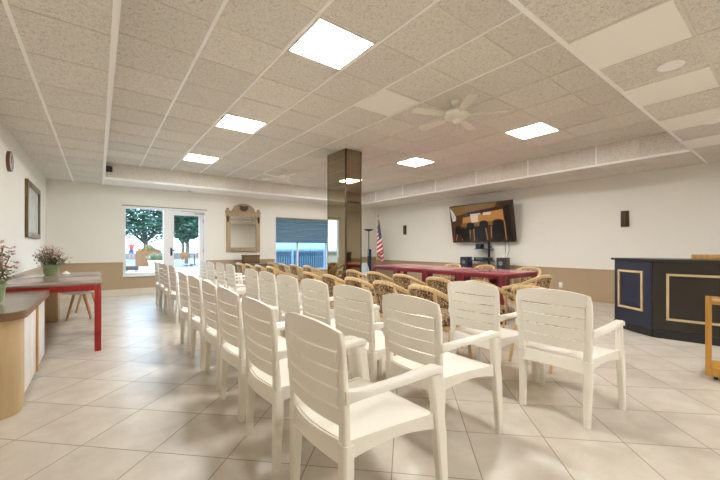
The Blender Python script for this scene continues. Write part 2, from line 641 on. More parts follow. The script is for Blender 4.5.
# lower tan paint (thin dado boards) with a rail on top
b = MB()
for x0, x1, z1 in ((LX, WX0, ZR_B), (WX0, WX1, WZ0), (DRX1, VX0, ZR_B), (VX0, VX1, VZ0), (VX1, RX, ZR_B)):
    wall_box(b, x0, x1, 0.15, z1, BY - 0.008, BY)
structure('trim_1', b, M['tan'])
b = MB()
for x0, x1 in ((LX, WX0), (DRX1, VX0), (VX1, RX)):
    wall_box(b, x0, x1, ZR_B - 0.045, ZR_B, BY - 0.022, BY - 0.0005)
structure('trim_2', b, M['rail'])
b = MB()
for x0, x1 in ((LX, DRX0), (DRX1, RX)):
    wall_box(b, x0, x1, 0.0, 0.15, BY - 0.014, BY - 0.0005)
structure('baseboard_back', b, M['basetile'])
b = MB()
b.box((RX - 0.004, (FY + BY) / 2, ZR_R / 2), (0.008, BY - FY, ZR_R))
structure('trim_3', b, M['tan'])
b = MB()
b.box((RX - 0.011, (FY + BY) / 2, ZR_R - 0.024), (0.021, BY - FY, 0.045))
structure('trim_4', b, M['rail'])
b = MB()
b.box((LX + 0.004, (FY + BY) / 2, ZR_L / 2), (0.008, BY - FY, ZR_L))
structure('trim_5', b, M['tan'])
b = MB()
b.box((LX + 0.011, (FY + BY) / 2, ZR_L - 0.022), (0.021, BY - FY, 0.045))
structure('trim_6', b, M['rail'])

# raised ceiling field, dropped border, fascias
b = MB()
b.box(((DX0 + DX1) / 2, (DY0 + DY1) / 2, ZC + 0.03), (DX1 - DX0 + 0.2, DY1 - DY0 + 0.2, 0.06))
structure('ceiling', b, M['tile'])
b = MB()
b.box(((LX + DX0) / 2, (FY + BY) / 2, ZD + 0.03), (DX0 - LX, BY - FY, 0.06))          # left strip
b.box(((DX1 + RX) / 2, (DY0 + BY) / 2, ZD + 0.03), (RX - DX1, BY - DY0, 0.06))        # right strip
b.box(((DX0 + RX) / 2, (FY + DY0) / 2, ZD + 0.03), (RX - DX0, DY0 - FY, 0.06))        # strip over the camera
b.box((DX0 + 0.0, (DY0 + DY1) / 2, (ZC + ZD) / 2 + 0.03), (0.02, DY1 - DY0, ZC - ZD + 0.06))
b.box((DX1 + 0.01, (DY0 + DY1) / 2, (ZC + ZD) / 2 + 0.03), (0.02, DY1 - DY0, ZC - ZD + 0.06))
b.box(((DX0 + DX1) / 2, DY0 - 0.01, (ZC + ZD) / 2 + 0.03), (DX1 - DX0, 0.02, ZC - ZD + 0.06))
structure('ceiling_border', b, M['tile'])
b = MB()
b.box(((DX0 + DX1) / 2, DY1 + 0.01, (ZC + ZD) / 2 + 0.03), (DX1 - DX0, 0.02, ZC - ZD + 0.06), 1)
b.box(((DX0 + DX1) / 2, (DY1 + BY) / 2 + 0.01, ZD + 0.03), (DX1 - DX0, BY - DY1, 0.06))
structure('ceiling_soffit', b, [mat('soffit_paint', (0.90, 0.88, 0.83), 0.8), M['tile']])

# T-bar grid
b = MB()


def bar_y(x, y0, y1, z, w, mi):
    b.box((x, (y0 + y1) / 2, z - 0.003), (w, y1 - y0, 0.008), mi)


def bar_x(y, x0, x1, z, w, mi):
    b.box(((x0 + x1) / 2, y, z - 0.002), (x1 - x0, w, 0.006), mi)


k = 1
while GX0 + k * T < DX1 - 0.02:
    bar_y(GX0 + k * T, DY0, DY1, ZC, 0.026 if k < 4 else 0.020, 0 if k < 6 else 1)
    k += 1
j = -3
while GY0 + j * T < DY1:
    if GY0 + j * T > DY0 + 0.03:
        bar_x(GY0 + j * T, DX0 + 0.01, DX1, ZC, 0.012, 1)
    j += 1
# border edges and grids
bar_y(DX0 - 0.012, DY0, BY, ZD, 0.040, 0)
bar_y(DX1 + 0.015, DY0, BY, ZD, 0.030, 0)
b.box((DX1 - 0.006, (DY0 + DY1) / 2, ZD + 0.012), (0.012, DY1 - DY0, 0.024), 0)
bar_x(DY0 - 0.014, DX0, RX, ZD, 0.034, 0)
b.box(((DX0 + DX1) / 2, DY1 - 0.006, ZD + 0.02), (DX1 - DX0, 0.012, 0.04), 0)
bar_x(DY1 + 0.02, DX0, DX1, ZD, 0.05, 0)
bar_y(-0.436, FY, BY, ZD, 0.024, 0)
j = -9
while GY0 + j * T < BY:
    bar_x(GY0 + j * T + 0.0, LX, DX0 - 0.03, ZD, 0.010, 1)
    if GY0 + j * T > DY0:
        bar_x(GY0 + j * T, DX1 + 0.03, RX, ZD, 0.010, 1)
    j += 1
for k in range(-3, 9):
    bar_y(2.644 + k * T, FY, DY0 - 0.03, ZD, 0.018, 1) if 2.644 + k * T > DX0 else None
for y in (0.46, -0.15, -0.76, -1.37, -1.98):
    bar_x(y, DX0, RX, ZD, 0.014, 1)
bar_y(7.66, DY0, BY, ZD, 0.014, 1)
j = 0
while GY0 + j * T - 1.22 < DY1:
    y = GY0 + j * T - 1.22
    if y > DY0 + 0.05:
        b.box((DX1 - 0.004, y, (ZC + ZD) / 2), (0.008, 0.022, ZC - ZD - 0.02), 0 if j % 2 else 1)
    j += 1
for x in (0.736 + 0.1, 0.90, 2.06, 3.28, 4.50, 5.72):
    b.box((x, DY1 - 0.004, (ZC + ZD) / 2), (0.018, 0.008, ZC - ZD - 0.02), 1)
structure('trim_7', b, [M['grid'], M['grid_dull']])

# plain white lay-in panels
b = MB()
b.box((2.874, 3.206, ZC - 0.001), (0.575, 0.58, 0.004))
for x, y in ((2.949, 0.765), (4.15, 0.765), (5.37, 0.765), (4.15, -0.45), (3.56, 0.155 - 0.61), (6.0 + 0.61, 0.765)):
    b.box((x, y, ZD - 0.001), (0.58, 0.575, 0.004))
structure('ceiling_panel', b, M['white_tile'])


# ------------------------------------------------------------------ windows and door
def frame_rect(mb, x0, x1, z0, z1, w, y0, y1, mi=0, wb_=None):
    wb2 = wb_ or w
    wall_box(mb, x0, x0 + w, z0, z1, y0, y1, mi)
    wall_box(mb, x1 - w, x1, z0, z1, y0, y1, mi)
    wall_box(mb, x0 + w, x1 - w, z1 - w, z1, y0, y1, mi)
    wall_box(mb, x0 + w, x1 - w, z0, z0 + wb2, y0, y1, mi)


w1 = thing('window_1', None, None, (0, 0, 0))
tag(w1, kind='structure')
b = MB()
frame_rect(b, WX0, WX1, WZ0, WZ1, 0.055, BY - 0.02, BY + 0.10, 0, 0.06)
b.build('window_frame', M['whitepaint'], w1, smooth=False)
b = MB()
wall_box(b, WX0 - 0.01, WX1 + 0.02, WZ0 - 0.03, WZ0, BY - 0.06, BY + 0.10)
b.build('window_sill', M['whitepaint'], w1, smooth=False)
b = MB()
wall_box(b, WX0 + 0.055, WX1 - 0.055, WZ0 + 0.06, WZ1 - 0.055, BY + 0.04, BY + 0.046)
b.build('pane', M['glass'], w1, smooth=False)
b = MB()
wall_box(b, WX0 - 0.02, DRX1 + 0.02, WZ1, WZ1 + 0.02, BY - 0.024, BY)
b.build('head_trim', mat('dark_grey_head_trim', (0.22, 0.2, 0.17), 0.5), w1, smooth=False)

d1 = thing('door_1', None, None, (0, 0, 0))
tag(d1, kind='structure')
b = MB()
wall_box(b, DRX0, DRX0 + 0.07, 0, 2.135, BY - 0.02, BY + 0.10)
wall_box(b, DRX1 - 0.06, DRX1, 0, 2.135, BY - 0.02, BY + 0.10)
wall_box(b, DRX0 + 0.07, DRX1 - 0.06, 2.085, 2.135, BY - 0.02, BY + 0.10)
b.build('door_frame', M['whitepaint'], d1, smooth=False)
b = MB()
dx0, dx1 = DRX0 + 0.075, DRX1 - 0.065
frame_rect(b, dx0, dx1, 0.01, 2.08, 0.110, BY + 0.01, BY + 0.055, 0, 0.22)
b.build('door_leaf', M['whitepaint'], d1, smooth=False)
b = MB()
wall_box(b, dx0 + 0.110, dx1 - 0.110, 0.23, 1.97, BY + 0.03, BY + 0.036)
b.build('pane', M['glass'], d1, smooth=False)
b = MB()
b.box((dx0 + 0.05, BY - 0.0, 1.03), (0.045, 0.02, 0.20), 0, bev=0.006)
b.tube([(dx0 + 0.05, BY - 0.01, 1.06), (dx0 + 0.05, BY - 0.05, 1.06), (dx0 + 0.16, BY - 0.055, 1.06)], 0.011, 8)
b.build('door_handle', M['navycase'], d1)
b = MB()
b.box((dx1 - 0.10, BY - 0.02, 2.04), (0.24, 0.05, 0.05), 0, bev=0.008)
b.tube([(dx1 - 0.2, BY - 0.03, 2.07), (dx1 - 0.45, BY - 0.09, 2.075), (dx1 - 0.55, BY - 0.01, 2.08)], 0.008, 6)
b.build('door_closer', M['steel'], d1)
b = MB()
for z in (0.3, 1.05, 1.85):
    b.box((dx1 - 0.0, BY + 0.0, z), (0.03, 0.03, 0.11), 0, bev=0.004)
b.build('hinge', M['steel'], d1)

w2 = thing('window_2', None, None, (0, 0, 0))
tag(w2, kind='structure')
b = MB()
frame_rect(b, VX0, VX1, VZ0, VZ1, 0.045, BY - 0.015, BY + 0.09, 0, 0.05)
for x in (5.06,):
    wall_box(b, x - 0.025, x + 0.025, VZ0 + 0.05, VZ1 - 0.045, BY + 0.02, BY + 0.08)
b.build('window_frame', M['whitepaint'], w2, smooth=False)
b = MB()
wall_box(b, VX0 + 0.045, 5.035, VZ0 + 0.05, VZ1 - 0.045, BY + 0.045, BY + 0.05)
b.build('pane', M['tinted'], w2, smooth=False)
b = MB()
wall_box(b, 5.085, VX1 - 0.045, VZ0 + 0.05, VZ1 - 0.045, BY + 0.045, BY + 0.05)
b.build('pane', M['tinted'], w2, smooth=False)

nt = M['blind'].node_tree
tl_ = nt.nodes.new('ShaderNodeBsdfTranslucent')
tl_.inputs[0].default_value = (0.36, 0.47, 0.53, 1)
mxs = nt.nodes.new('ShaderNodeMixShader')
mxs.inputs[0].default_value = 0.55
nt.links.new(nt.nodes['Principled BSDF'].outputs[0], mxs.inputs[1])
nt.links.new(tl_.outputs[0], mxs.inputs[2])
nt.links.new(mxs.outputs[0], nt.nodes['Material Output'].inputs['Surface'])
bl = thing('window_blind', 'slate blue pleated blind drawn half down over the wide back window', 'blind', (0, BY - 0.035, 0))
b = MB()
n = 9
zt, zb = VZ1 - 0.03, 1.31
prof = []
for i in range(n * 2 + 1):
    z = zt - (zt - zb) * i / (n * 2)
    prof.append((0.015 if i % 2 else -0.015, z))
bx0, bx1 = VX0 + 0.03, VX1 - 0.03
vs, fs = [], []
for dy, z in prof:
    vs += [(bx0, dy - 0.001, z), (bx1, dy - 0.001, z), (bx0, dy + 0.001, z), (bx1, dy + 0.001, z)]
for i in range(n * 2):
    a, c = 4 * i, 4 * i + 4
    fs += [(a, a + 1, c + 1, c), (a + 2, c + 2, c + 3, a + 3), (a, c, c + 2, a + 2), (a + 1, a + 3, c + 3, c + 1)]
b.add(vs, fs)
b.build('pleated_shade', M['blind'], bl, smooth=False)
b = MB()
b.box(((bx0 + bx1) / 2, 0, zb - 0.012), (bx1 - bx0, 0.03, 0.028), bev=0.005)
b.build('bottom_rail', mat('navy_rail', (0.02, 0.04, 0.09), 0.4), bl)
b = MB()
b.box(((bx0 + bx1) / 2, 0, zt + 0.012), (bx1 - bx0, 0.035, 0.03), bev=0.005)
b.build('head_rail', M['rail'], bl)


# ------------------------------------------------------------------ ceiling lights
def ceiling_light(x, y, z, label, group='square light panels in the ceiling'):
    t = thing('ceiling_light', label, 'light', (x, y, z), 0, group)
    m = MB()
    s = 0.550
    for sx in (-1, 1):
        m.box((sx * s / 2, 0, -0.004), (0.014, s + 0.014, 0.012))
        m.box((0, sx * s / 2, -0.004), (s - 0.014, 0.014, 0.012))
    m.build('frame', M['grid'], t, smooth=False)
    m = MB()
    m.box((0, 0, -0.004), (s - 0.014, s - 0.014, 0.006))
    m.build('diffuser', M['diffuser'], t, smooth=False)
    return t


cx2, cx8 = GX0 + 2.5 * T, GX0 + 8.5 * T + 0.015
for i_, (x_, y_) in enumerate(((1.73, -1.065), (5.37, -1.065))):  # extra unseen panels added behind the camera to brighten the room
    ceiling_light(x_, y_, ZD - 0.001, 'added unseen fill panel over the front of the room, ' + ('left' if i_ == 0 else 'right') + ' one, behind the viewer')
ceiling_light(cx2, GY0 - 0.5 * T, ZC, 'square lit ceiling panel nearest the camera, largest in the picture')
ceiling_light(cx2, GY0 + 3.5 * T, ZC, 'square lit ceiling panel, middle one of the three in the left line')
ceiling_light(cx2, GY0 + 7.5 * T, ZC, 'square lit ceiling panel, farthest of the left line, near the back soffit')
ceiling_light(cx8, GY0 - 0.5 * T, ZC, 'square lit ceiling panel right of the ceiling fan, nearest of the right line')
ceiling_light(cx8, GY0 + 3.5 * T, ZC, 'square lit ceiling panel just right of the mirrored pillar')
ceiling_light(cx8, GY0 + 7.5 * T, ZC, 'square lit ceiling panel hidden behind the mirrored pillar')


# ------------------------------------------------------------------ ceiling fans
def ceiling_fan(x, y, label, rz):
    t = thing('ceiling_fan', label, 'fan', (x, y, ZC), rz, 'white ceiling fans')
    m = MB()
    m.lathe([(0.0, 0), (0.065, 0), (0.065, -0.03), (0.045, -0.055), (0.02, -0.06), (0.0, -0.06)], seg=20)
    m.lathe([(0.014, -0.05), (0.014, -0.15)], seg=10)
    m.build('canopy', M['fanwhite'], t)
    m = MB()
    m.lathe([(0.0, -0.11), (0.05, -0.115), (0.12, -0.13), (0.15, -0.155), (0.152, -0.185), (0.13, -0.205), (0.07, -0.215), (0.0, -0.216)], seg=24)
    m.build('motor', M['fanwhite'], t)
    m = MB()
    m.lathe([(0.0, -0.21), (0.045, -0.21), (0.05, -0.25), (0.03, -0.275), (0.0, -0.28)], seg=16)
    m.build('switch_housing', M['fanwhite'], t)
    m = MB()
    m.tube([(0.02, 0, -0.27), (0.02, 0, -0.42)], 0.002, 5)
    m.lathe([(0.0, -0.42), (0.006, -0.425), (0.006, -0.44), (0.0, -0.445)], (0.02, 0, 0), 8)
    m.build('pull_chain', M['fanwhite'], t)
    m = MB()
    R = Matrix.Rotation(math.radians(8), 4, 'X')
    m.box((0.165, 0, -0.188), (0.10, 0.03, 0.008), 0, mx=None)
    vs = [(0.20, -0.045, 0), (0.56, -0.062, 0), (0.60, -0.03, 0), (0.60, 0.03, 0), (0.56, 0.062, 0), (0.20, 0.045, 0)]
    m.prism([(p[0], p[1]) for p in vs], -0.004, 0.004, 0, Matrix.Translation((0, 0, -0.186)) @ R)
    first = m.build('fan_blade', M['fanwhite'], t)
    for k in range(1, 5):
        c = first.copy()
        COL.objects.link(c)
        c.parent = t
        c.rotation_euler.z = 2 * PI * k / 5
    return t


ceiling_fan(3.50, 2.62, 'large white ceiling fan hanging between the two nearest light panels', 0.3)
ceiling_fan(3.44, 7.40, 'small looking white ceiling fan far back, left of the mirrored pillar', 0.9)

# ------------------------------------------------------------------ mirrored pillar
PX0, PX1, PY0, PY1 = 3.56, 3.925, 5.08, 5.70
pl = thing('pillar', 'square pillar clad floor to ceiling in bronze mirror glass', 'pillar', ((PX0 + PX1) / 2, (PY0 + PY1) / 2, 0))
hx, hy = (PX1 - PX0) / 2, (PY1 - PY0) / 2
b = MB()
b.box((0, 0, ZC / 2 - 0.001), (2 * hx - 0.012, 2 * hy - 0.012, ZC - 0.006))
b.build('core', M['bronze_edge'], pl, smooth=False)
zj = 1.98
for nm, c, s in (('mirror_panel', (-hx + 0.003, -0.0, 0), (0.006, 2 * hy - 0.05, 0)), ('mirror_panel', (hx - 0.003, 0, 0), (0.006, 2 * hy - 0.05, 0)),
                 ('mirror_panel', (0, -hy + 0.003, 0), (2 * hx - 0.05, 0.006, 0)), ('mirror_panel', (0, hy - 0.003, 0), (2 * hx - 0.05, 0.006, 0))):
    m = MB()
    m.box((c[0], c[1], zj / 2 + 0.005), (s[0], s[1], zj - 0.004))
    m.box((c[0], c[1], (zj + ZC) / 2), (s[0], s[1], ZC - zj - 0.008))
    m.build(nm, M['bronze_mirror'], pl, smooth=False)
for sx in (-1, 1):
    for sy in (-1, 1):
        m = MB()
        m.box((sx * (hx - 0.011), sy * (hy - 0.011), ZC / 2 - 0.001), (0.024, 0.024, ZC - 0.006), bev=0.003)
        m.build('corner_strip', M['bronze_edge'], pl)


# ------------------------------------------------------------------ white resin armchairs
def back_x(y, z):
    t = max(0.0, (z - 0.40) / 0.46)
    return -0.012 - 0.036 * t ** 1.25 - 0.030 * (1 - (y / 0.24) ** 2)


def tapered(m, rings):
    """rings: (cx, cy, cz, wx, wy) from bottom to top, chamfered rectangles"""
    R = []
    for cx, cy, cz, wx, wy in rings:
        hx, hy = wx / 2, wy / 2
        c = min(hx, hy) * 0.35
        R.append([(cx + a, cy + d, cz) for a, d in ((hx - c, -hy), (hx, -hy + c), (hx, hy - c), (hx - c, hy), (-hx + c, hy), (-hx, hy - c), (-hx, -hy + c), (-hx + c, -hy))])
    m.loft(R)


def make_armchair():
    t = thing('plastic_armchair', 'x', 'chair')
    # backrest: two stiles and five curved slats
    m = MB()
    for s in (-1, 1):
        rings = []
        for k in range(9):
            q = k / 8
            z = 0.395 + (0.836 - 0.395) * q
            y = s * (0.204 + 0.024 * q - 0.010 * max(0, q - 0.85) / 0.15)
            x = back_x(0.222, z) + 0.001
            w = 0.046 - 0.008 * q - 0.012 * max(0, q - 0.85) / 0.15
            th = 0.032 - 0.014 * q
            rings.append((x, y, z, th, w))
        tapered(m, rings)
    zs = [0.478, 0.549, 0.620, 0.691, 0.762, 0.836]
    for i in range(5):
        z0, z1 = zs[i] + 0.0038, zs[i + 1] - (0.0038 if i < 4 else 0)

        def fn(u, v, z0=z0, z1=z1, last=(i == 4)):
            hw = 0.194 + 0.010 * (i / 5) + (0.026 * v if last else 0.0)
            y = -hw + 2 * hw * u
            top = z1 + (0.030 * (1 - abs(y / 0.232) ** 2.4) if last else 0)
            z = z0 + (top - z0) * v
            return Vector((back_x(y, z), y, z))
        m.sheet(fn, 14, 2 if i < 4 else 4, 0.013)
    m.build('backrest', M['resin'], t, angle=50)
    # seat with side rails and rear apron
    m = MB()

    def seat(u, v):
        x = -0.012 + 0.475 * u
        hw = 0.205 + 0.050 * u
        y = -hw + 2 * hw * v
        z = 0.418 - 0.016 * math.sin(PI * min(1, u * 1.15)) * (1 - (2 * v - 1) ** 2) - 0.045 * max(0, (u - 0.86) / 0.14) ** 2
        if u < 0.001:
            x -= 0.028 * (1 - (2 * v - 1) ** 2)
        return Vector((x, y, z))
    m.sheet(seat, 12, 10, 0.012)
    for s in (-1, 1):
        def rail(u, v, s=s):
            x = 0.0 + 0.44 * u
            y = s * (0.212 + 0.052 * u)
            arch = 0.028 * math.sin(PI * u)
            z = (0.425 + 0.004 * math.sin(PI * u)) * v + (0.352 + arch) * (1 - v)
            return Vector((x, y, z))
        m.sheet(rail, 10, 2, 0.014)

    def apron(u, v):
        y = -0.205 + 0.41 * u
        k = 1 - (y / 0.215) ** 2
        z0, z1 = 0.335 + 0.018 * k, 0.420
        z = z0 + (z1 - z0) * v
        return Vector((-0.012 - 0.034 * k - 0.012 * (1 - v), y, z))
    m.sheet(apron, 10, 2, 0.012)

    def frontapron(u, v):
        y = -0.25 + 0.50 * u
        return Vector((0.452, y, 0.345 + 0.012 * (1 - (y / 0.25) ** 2) + (0.03) * v))
    m.sheet(frontapron, 8, 1, 0.012)
    m.build('seat', M['resin'], t, angle=50)
    # legs
    for s in (-1, 1):
        m = MB()
        tapered(m, [(-0.020, s * 0.204, 0.0, 0.036, 0.038), (-0.016, s * 0.205, 0.12, 0.042, 0.042), (-0.010, s * 0.207, 0.30, 0.050, 0.050), (-0.012, s * 0.208, 0.415, 0.048, 0.054)])
        lg = m.build('leg', M['resin'], t)
    for s in (-1, 1):
        m = MB()
        tapered(m, [(0.462, s * 0.272, 0.0, 0.042, 0.036), (0.458, s * 0.270, 0.15, 0.050, 0.040), (0.446, s * 0.266, 0.33, 0.064, 0.044),
                    (0.432, s * 0.264, 0.46, 0.056, 0.040), (0.420, s * 0.265, 0.56, 0.054, 0.036), (0.412, s * 0.266, 0.598, 0.052, 0.036)])
        m.build('leg', M['resin'], t)
    # armrests
    for s in (-1, 1):
        m = MB()
        path = [(-0.036, 0.230, 0.599, 0.032, 0.050), (-0.012, 0.240, 0.604, 0.044, 0.036), (0.04, 0.250, 0.608, 0.050, 0.026), (0.14, 0.259, 0.612, 0.053, 0.024),
                (0.25, 0.264, 0.616, 0.055, 0.024), (0.35, 0.267, 0.621, 0.056, 0.026), (0.410, 0.268, 0.622, 0.056, 0.030), (0.440, 0.268, 0.612, 0.052, 0.034)]
        rings = []
        for x, y, z, w, h in path:
            hw, hh = w / 2, h / 2
            rings.append([(x, s * (y + a * hw), z + c * hh) for a, c in ((-1, 0.4), (-0.75, 1), (0.75, 1), (1, 0.4), (1, -1), (0.7, -1), (-0.7, -1), (-1, -1))])
        m.loft(rings)
        m.build('armrest', M['resin'], t, angle=55)
    return t


chair0 = make_armchair()
used0 = [False]


def place_armchair(x, y, label, group, rz=0.0):
    c = copy_tree(chair0) if used0[0] else chair0
    used0[0] = True
    c.location = (x - 0.006, y, 0)
    c.rotation_euler.z = rz
    c['label'] = label
    c['group'] = group
    return c


ordinal = ['nearest', 'second', 'third', 'fourth', 'fifth', 'sixth']
far4 = ['nearest', 'second', 'third', 'farthest']
jit = lambda a: rnd.uniform(-a, a)
for i, (x, y) in enumerate([(0.755, 1.255), (0.755, 1.865), (0.775, 2.475), (0.80, 3.08), (0.81, 3.70), (0.82, 4.33)]):
    place_armchair(x, y, 'white plastic armchair, %s to the camera in the leftmost front row' % ordinal[i], 'white armchairs in the leftmost front row', jit(0.02))
for i, (x, y) in enumerate([(1.52, 1.44), (1.54, 2.05), (1.57, 2.66), (1.59, 3.25), (1.62, 3.85), (1.65, 4.45)]):
    place_armchair(x, y, 'white plastic armchair, %s to the camera in the middle front row' % ordinal[i], 'white armchairs in the middle front row', jit(0.02))
place_armchair(2.49, 1.055, 'white plastic armchair standing clear at right, full back towards the camera', 'white armchairs at the right of the front block', 0.03)
place_armchair(2.49, 1.675, 'white plastic armchair directly left of the rightmost white one, by the cane chairs', 'white armchairs at the right of the front block', -0.01)
for i, y in enumerate([5.98, 6.59, 7.2, 7.81]):
    place_armchair(0.965 + jit(0.01), y, 'white plastic armchair, %s of the far group in the row before the glazed door' % far4[i], 'white armchairs in the far left row', jit(0.02))
for i, y in enumerate([5.95, 6.56, 7.17, 7.78]):
    place_armchair(1.82 + jit(0.01), y, 'white plastic armchair, %s of the far group in its second row' % far4[i], 'white armchairs in the far second row', jit(0.02))


# ------------------------------------------------------------------ cane armchairs
def make_cane_chair():
    t = thing('cane_armchair', 'x', 'chair')
    # bent top rail that runs from arm to arm
    half = [(-0.240, 0.0, 0.762), (-0.236, 0.085, 0.759), (-0.216, 0.155, 0.742), (-0.160, 0.212, 0.705), (-0.070, 0.243, 0.658), (0.050, 0.257, 0.620), (0.160, 0.258, 0.588), (0.235, 0.250, 0.572)]
    ctl = [Vector((x, -y, z)) for x, y, z in half[::-1]] + [Vector(p) for p in half[1:]]
    path = []
    for k in range(len(ctl) - 1):
        p0, p1, p2, p3 = ctl[max(k - 1, 0)], ctl[k], ctl[k + 1], ctl[min(k + 2, len(ctl) - 1)]
        for t_ in (0.0, 0.5):
            path.append(0.5 * ((2 * p1) + (p2 - p0) * t_ + (2 * p0 - 5 * p1 + 4 * p2 - p3) * t_ ** 2 + (3 * p1 - p0 - 3 * p2 + p3) * t_ ** 3))
    path.append(ctl[-1])
    m = MB()
    m.tube(path, 0.018, 8, flat=0.024)
    m.build('top_rail', M['cane'], t)
    # upholstered back panel
    m = MB()

    def pan(u, v):
        y = -0.150 + 0.300 * u
        k = (y / 0.15) ** 2
        ztop = 0.750 - 0.018 * k
        x = -0.235 + 0.022 * k + 0.05 * (1 - v)
        return Vector((x + 0.012 * math.sin(PI * v), y, 0.475 + (ztop - 0.475) * v))
    m.sheet(pan, 10, 6, 0.028)
    m.build('back_panel', M['fabric'], t)
    # back posts
    for s in (-1, 1):
        m = MB()
        m.tube([(-0.150, s * 0.150, 0.40), (-0.185, s * 0.160, 0.60), (-0.212, s * 0.165, 0.738)], 0.015, 8)
        m.build('back_post', M['cane'], t)
    # seat
    m = MB()
    ring = []
    for k in range(20):
        a = 2 * PI * k / 20
        ring.append((0.02 + 0.225 * math.copysign(abs(math.cos(a)) ** 0.75, math.cos(a)), 0.222 * math.copysign(abs(math.sin(a)) ** 0.75, math.sin(a))))
    prof = [(0.90, 0.405), (1.0, 0.42), (1.02, 0.445), (0.97, 0.47), (0.75, 0.482), (0.3, 0.488)]
    m.loft([[(0.02 + (x - 0.02) * s, y * s, z) for x, y in ring] for s, z in prof])
    m.build('seat_cushion', M['fabric'], t, angle=60)
    m = MB()
    m.loft([[(0.02 + (x - 0.02) * s, y * s, z) for x, y in ring] for s, z in ((0.9, 0.355), (0.98, 0.358), (0.98, 0.402), (0.9, 0.406))])
    m.build('seat_frame', M['cane'], t)
    # legs: the front ones carry the arms
    for s in (-1, 1):
        m = MB()
        m.tube([(0.235, s * 0.235, 0.0), (0.222, s * 0.222, 0.20), (0.215, s * 0.215, 0.38), (0.23, s * 0.235, 0.50), (0.232, s * 0.248, 0.566)], 0.0155, 8)
        m.build('leg', M['cane'], t)
    for s in (-1, 1):
        m = MB()
        m.tube([(-0.235, s * 0.20, 0.0), (-0.185, s * 0.19, 0.2), (-0.155, s * 0.185, 0.40)], 0.0155, 8)
        m.build('leg', M['cane'], t)
    for s in (-1, 1):
        m = MB()
        m.tube([(-0.03, s * 0.215, 0.38), (-0.05, s * 0.240, 0.52), (-0.075, s * 0.243, 0.652)], 0.010, 7)
        m.build('arm_support', M['cane'], t)
    m = MB()
    m.tube([(0.222, -0.224, 0.20), (0.05, -0.16, 0.24), (-0.185, -0.19, 0.2)], 0.009, 6)
    m.tube([(0.222, 0.224, 0.20), (0.05, 0.16, 0.24), (-0.185, 0.19, 0.2)], 0.009, 6)
    m.build('stretcher', M['cane'], t)
    return t


cane0 = make_cane_chair()
used1 = [False]


def place_cane(x, y, label, group, rz=0.0):
    c = copy_tree(cane0) if used1[0] else cane0
    used1[0] = True
    c.location = (x, y, 0)
    c.rotation_euler.z = rz
    c['label'] = label
    c['group'] = group
    return c


for i, y in enumerate([2.255, 2.815, 3.375, 3.935, 4.495]):
    place_cane(2.69, y, 'cane armchair, brown patterned back, %s in the cane row just behind the white chairs' % ordinal[i], 'cane armchairs in the front block, first cane row', jit(0.06))
for i, y in enumerate([1.60, 2.17, 2.74, 3.36, 3.94, 4.50]):
    place_cane(3.50, y, 'cane armchair with brown patterned back, %s in the cane row nearest the dark red tables' % ordinal[i], 'cane armchairs in the front block, second cane row', jit(0.06))
for i, y in enumerate([6.30, 6.92, 7.52, 8.12]):
    place_cane(2.85, y, 'cane armchair, %s of the far cane row left of the pillar, below the mirror' % far4[i], 'cane armchairs in the far block, first cane row', jit(0.06))
for i, y in enumerate([6.05, 6.66, 7.26, 7.86]):
    place_cane(3.52, y, 'cane armchair, %s of the far cane row below the blue blind' % far4[i], 'cane armchairs in the far block, second cane row', jit(0.06))
for i, (x, y, lab) in enumerate([(6.10, 4.80, 'left of the speakers'), (6.10, 4.00, 'between the speakers'), (6.10, 3.10, 'near the right end')]):
    place_cane(x, y, 'cane armchair on the wall side of the red tables, ' + lab, 'cane armchairs on the wall side of the tables', PI)
place_cane(4.72, 2.33, 'cane armchair at the right end of the dark red tables, arm towards the camera', 'cane armchairs on the wall side of the tables', PI / 2 - 0.12)


# ------------------------------------------------------------------ tables
def make_table(name, lx, ly, h, leg, top_mat, leg_mat, apron_h, label, cat, loc, group, edge=None):
    t = thing(name, label, cat, loc, 0, group)
    m = MB()
    m.box((0, 0, h - 0.014), (lx, ly, 0.028), 0, bev=0.004)
    m.build('tabletop', top_mat, t)
    m = MB()
    for s in (-1, 1):
        m.box((s * (lx / 2 - 0.016), 0, h - 0.028 - apron_h / 2), (0.025, ly - 2 * leg + 0.004, apron_h), 0)
        m.box((0, s * (ly / 2 - 0.016), h - 0.028 - apron_h / 2), (lx - 2 * leg + 0.004, 0.025, apron_h), 0)
    m.build('apron', leg_mat, t, smooth=False)
    for sx in (-1, 1):
        for sy in (-1, 1):
            m = MB()
            m.box((sx * (lx / 2 - leg / 2 - 0.002), sy * (ly / 2 - leg / 2 - 0.002), (h - 0.028) / 2), (leg, leg, h - 0.028), 0, bev=0.004)
            m.build('leg', leg_mat, t)
    return t


make_table('red_table', 0.90, 1.00, 0.762, 0.062, M['tabletop'], M['redpaint'], 0.062, 'bright red table with grey brown top, nearer of the pair at the left wall', 'table', (-0.420, 5.255, 0), 'red legged tables at the left wall')
make_table('red_table', 0.90, 1.00, 0.762, 0.062, M['tabletop'], M['redpaint'], 0.062, 'bright red table with grey brown top, farther of the pair, carrying the potted plant', 'table', (-0.420, 6.262, 0), 'red legged tables at the left wall')
wh = ['right end unit, nearest the camera', 'second unit from the right end', 'third unit from the right end', 'left end unit, below the flag']
for i in range(4):
    make_table('conference_table', 1.04, 0.765, 0.750, 0.07, M['redtop_sheen'], M['maroon'], 0.05, 'dark red conference table in the long line, ' + wh[i], 'table', (5.25, 2.70 + 0.385 + 0.77 * i, 0), 'dark red tables in a line before the television')

# ------------------------------------------------------------------ low cabinet at left with rounded end
cb = thing('cabinet', 'low white fronted cabinet with brown top and rounded maple end at left', 'cabinet', (LX + 0.022, 3.2, 0))
# local: x 0..0.43 (front), y 0..1.55
CW, CL, CH = 0.426, 1.50, 0.655


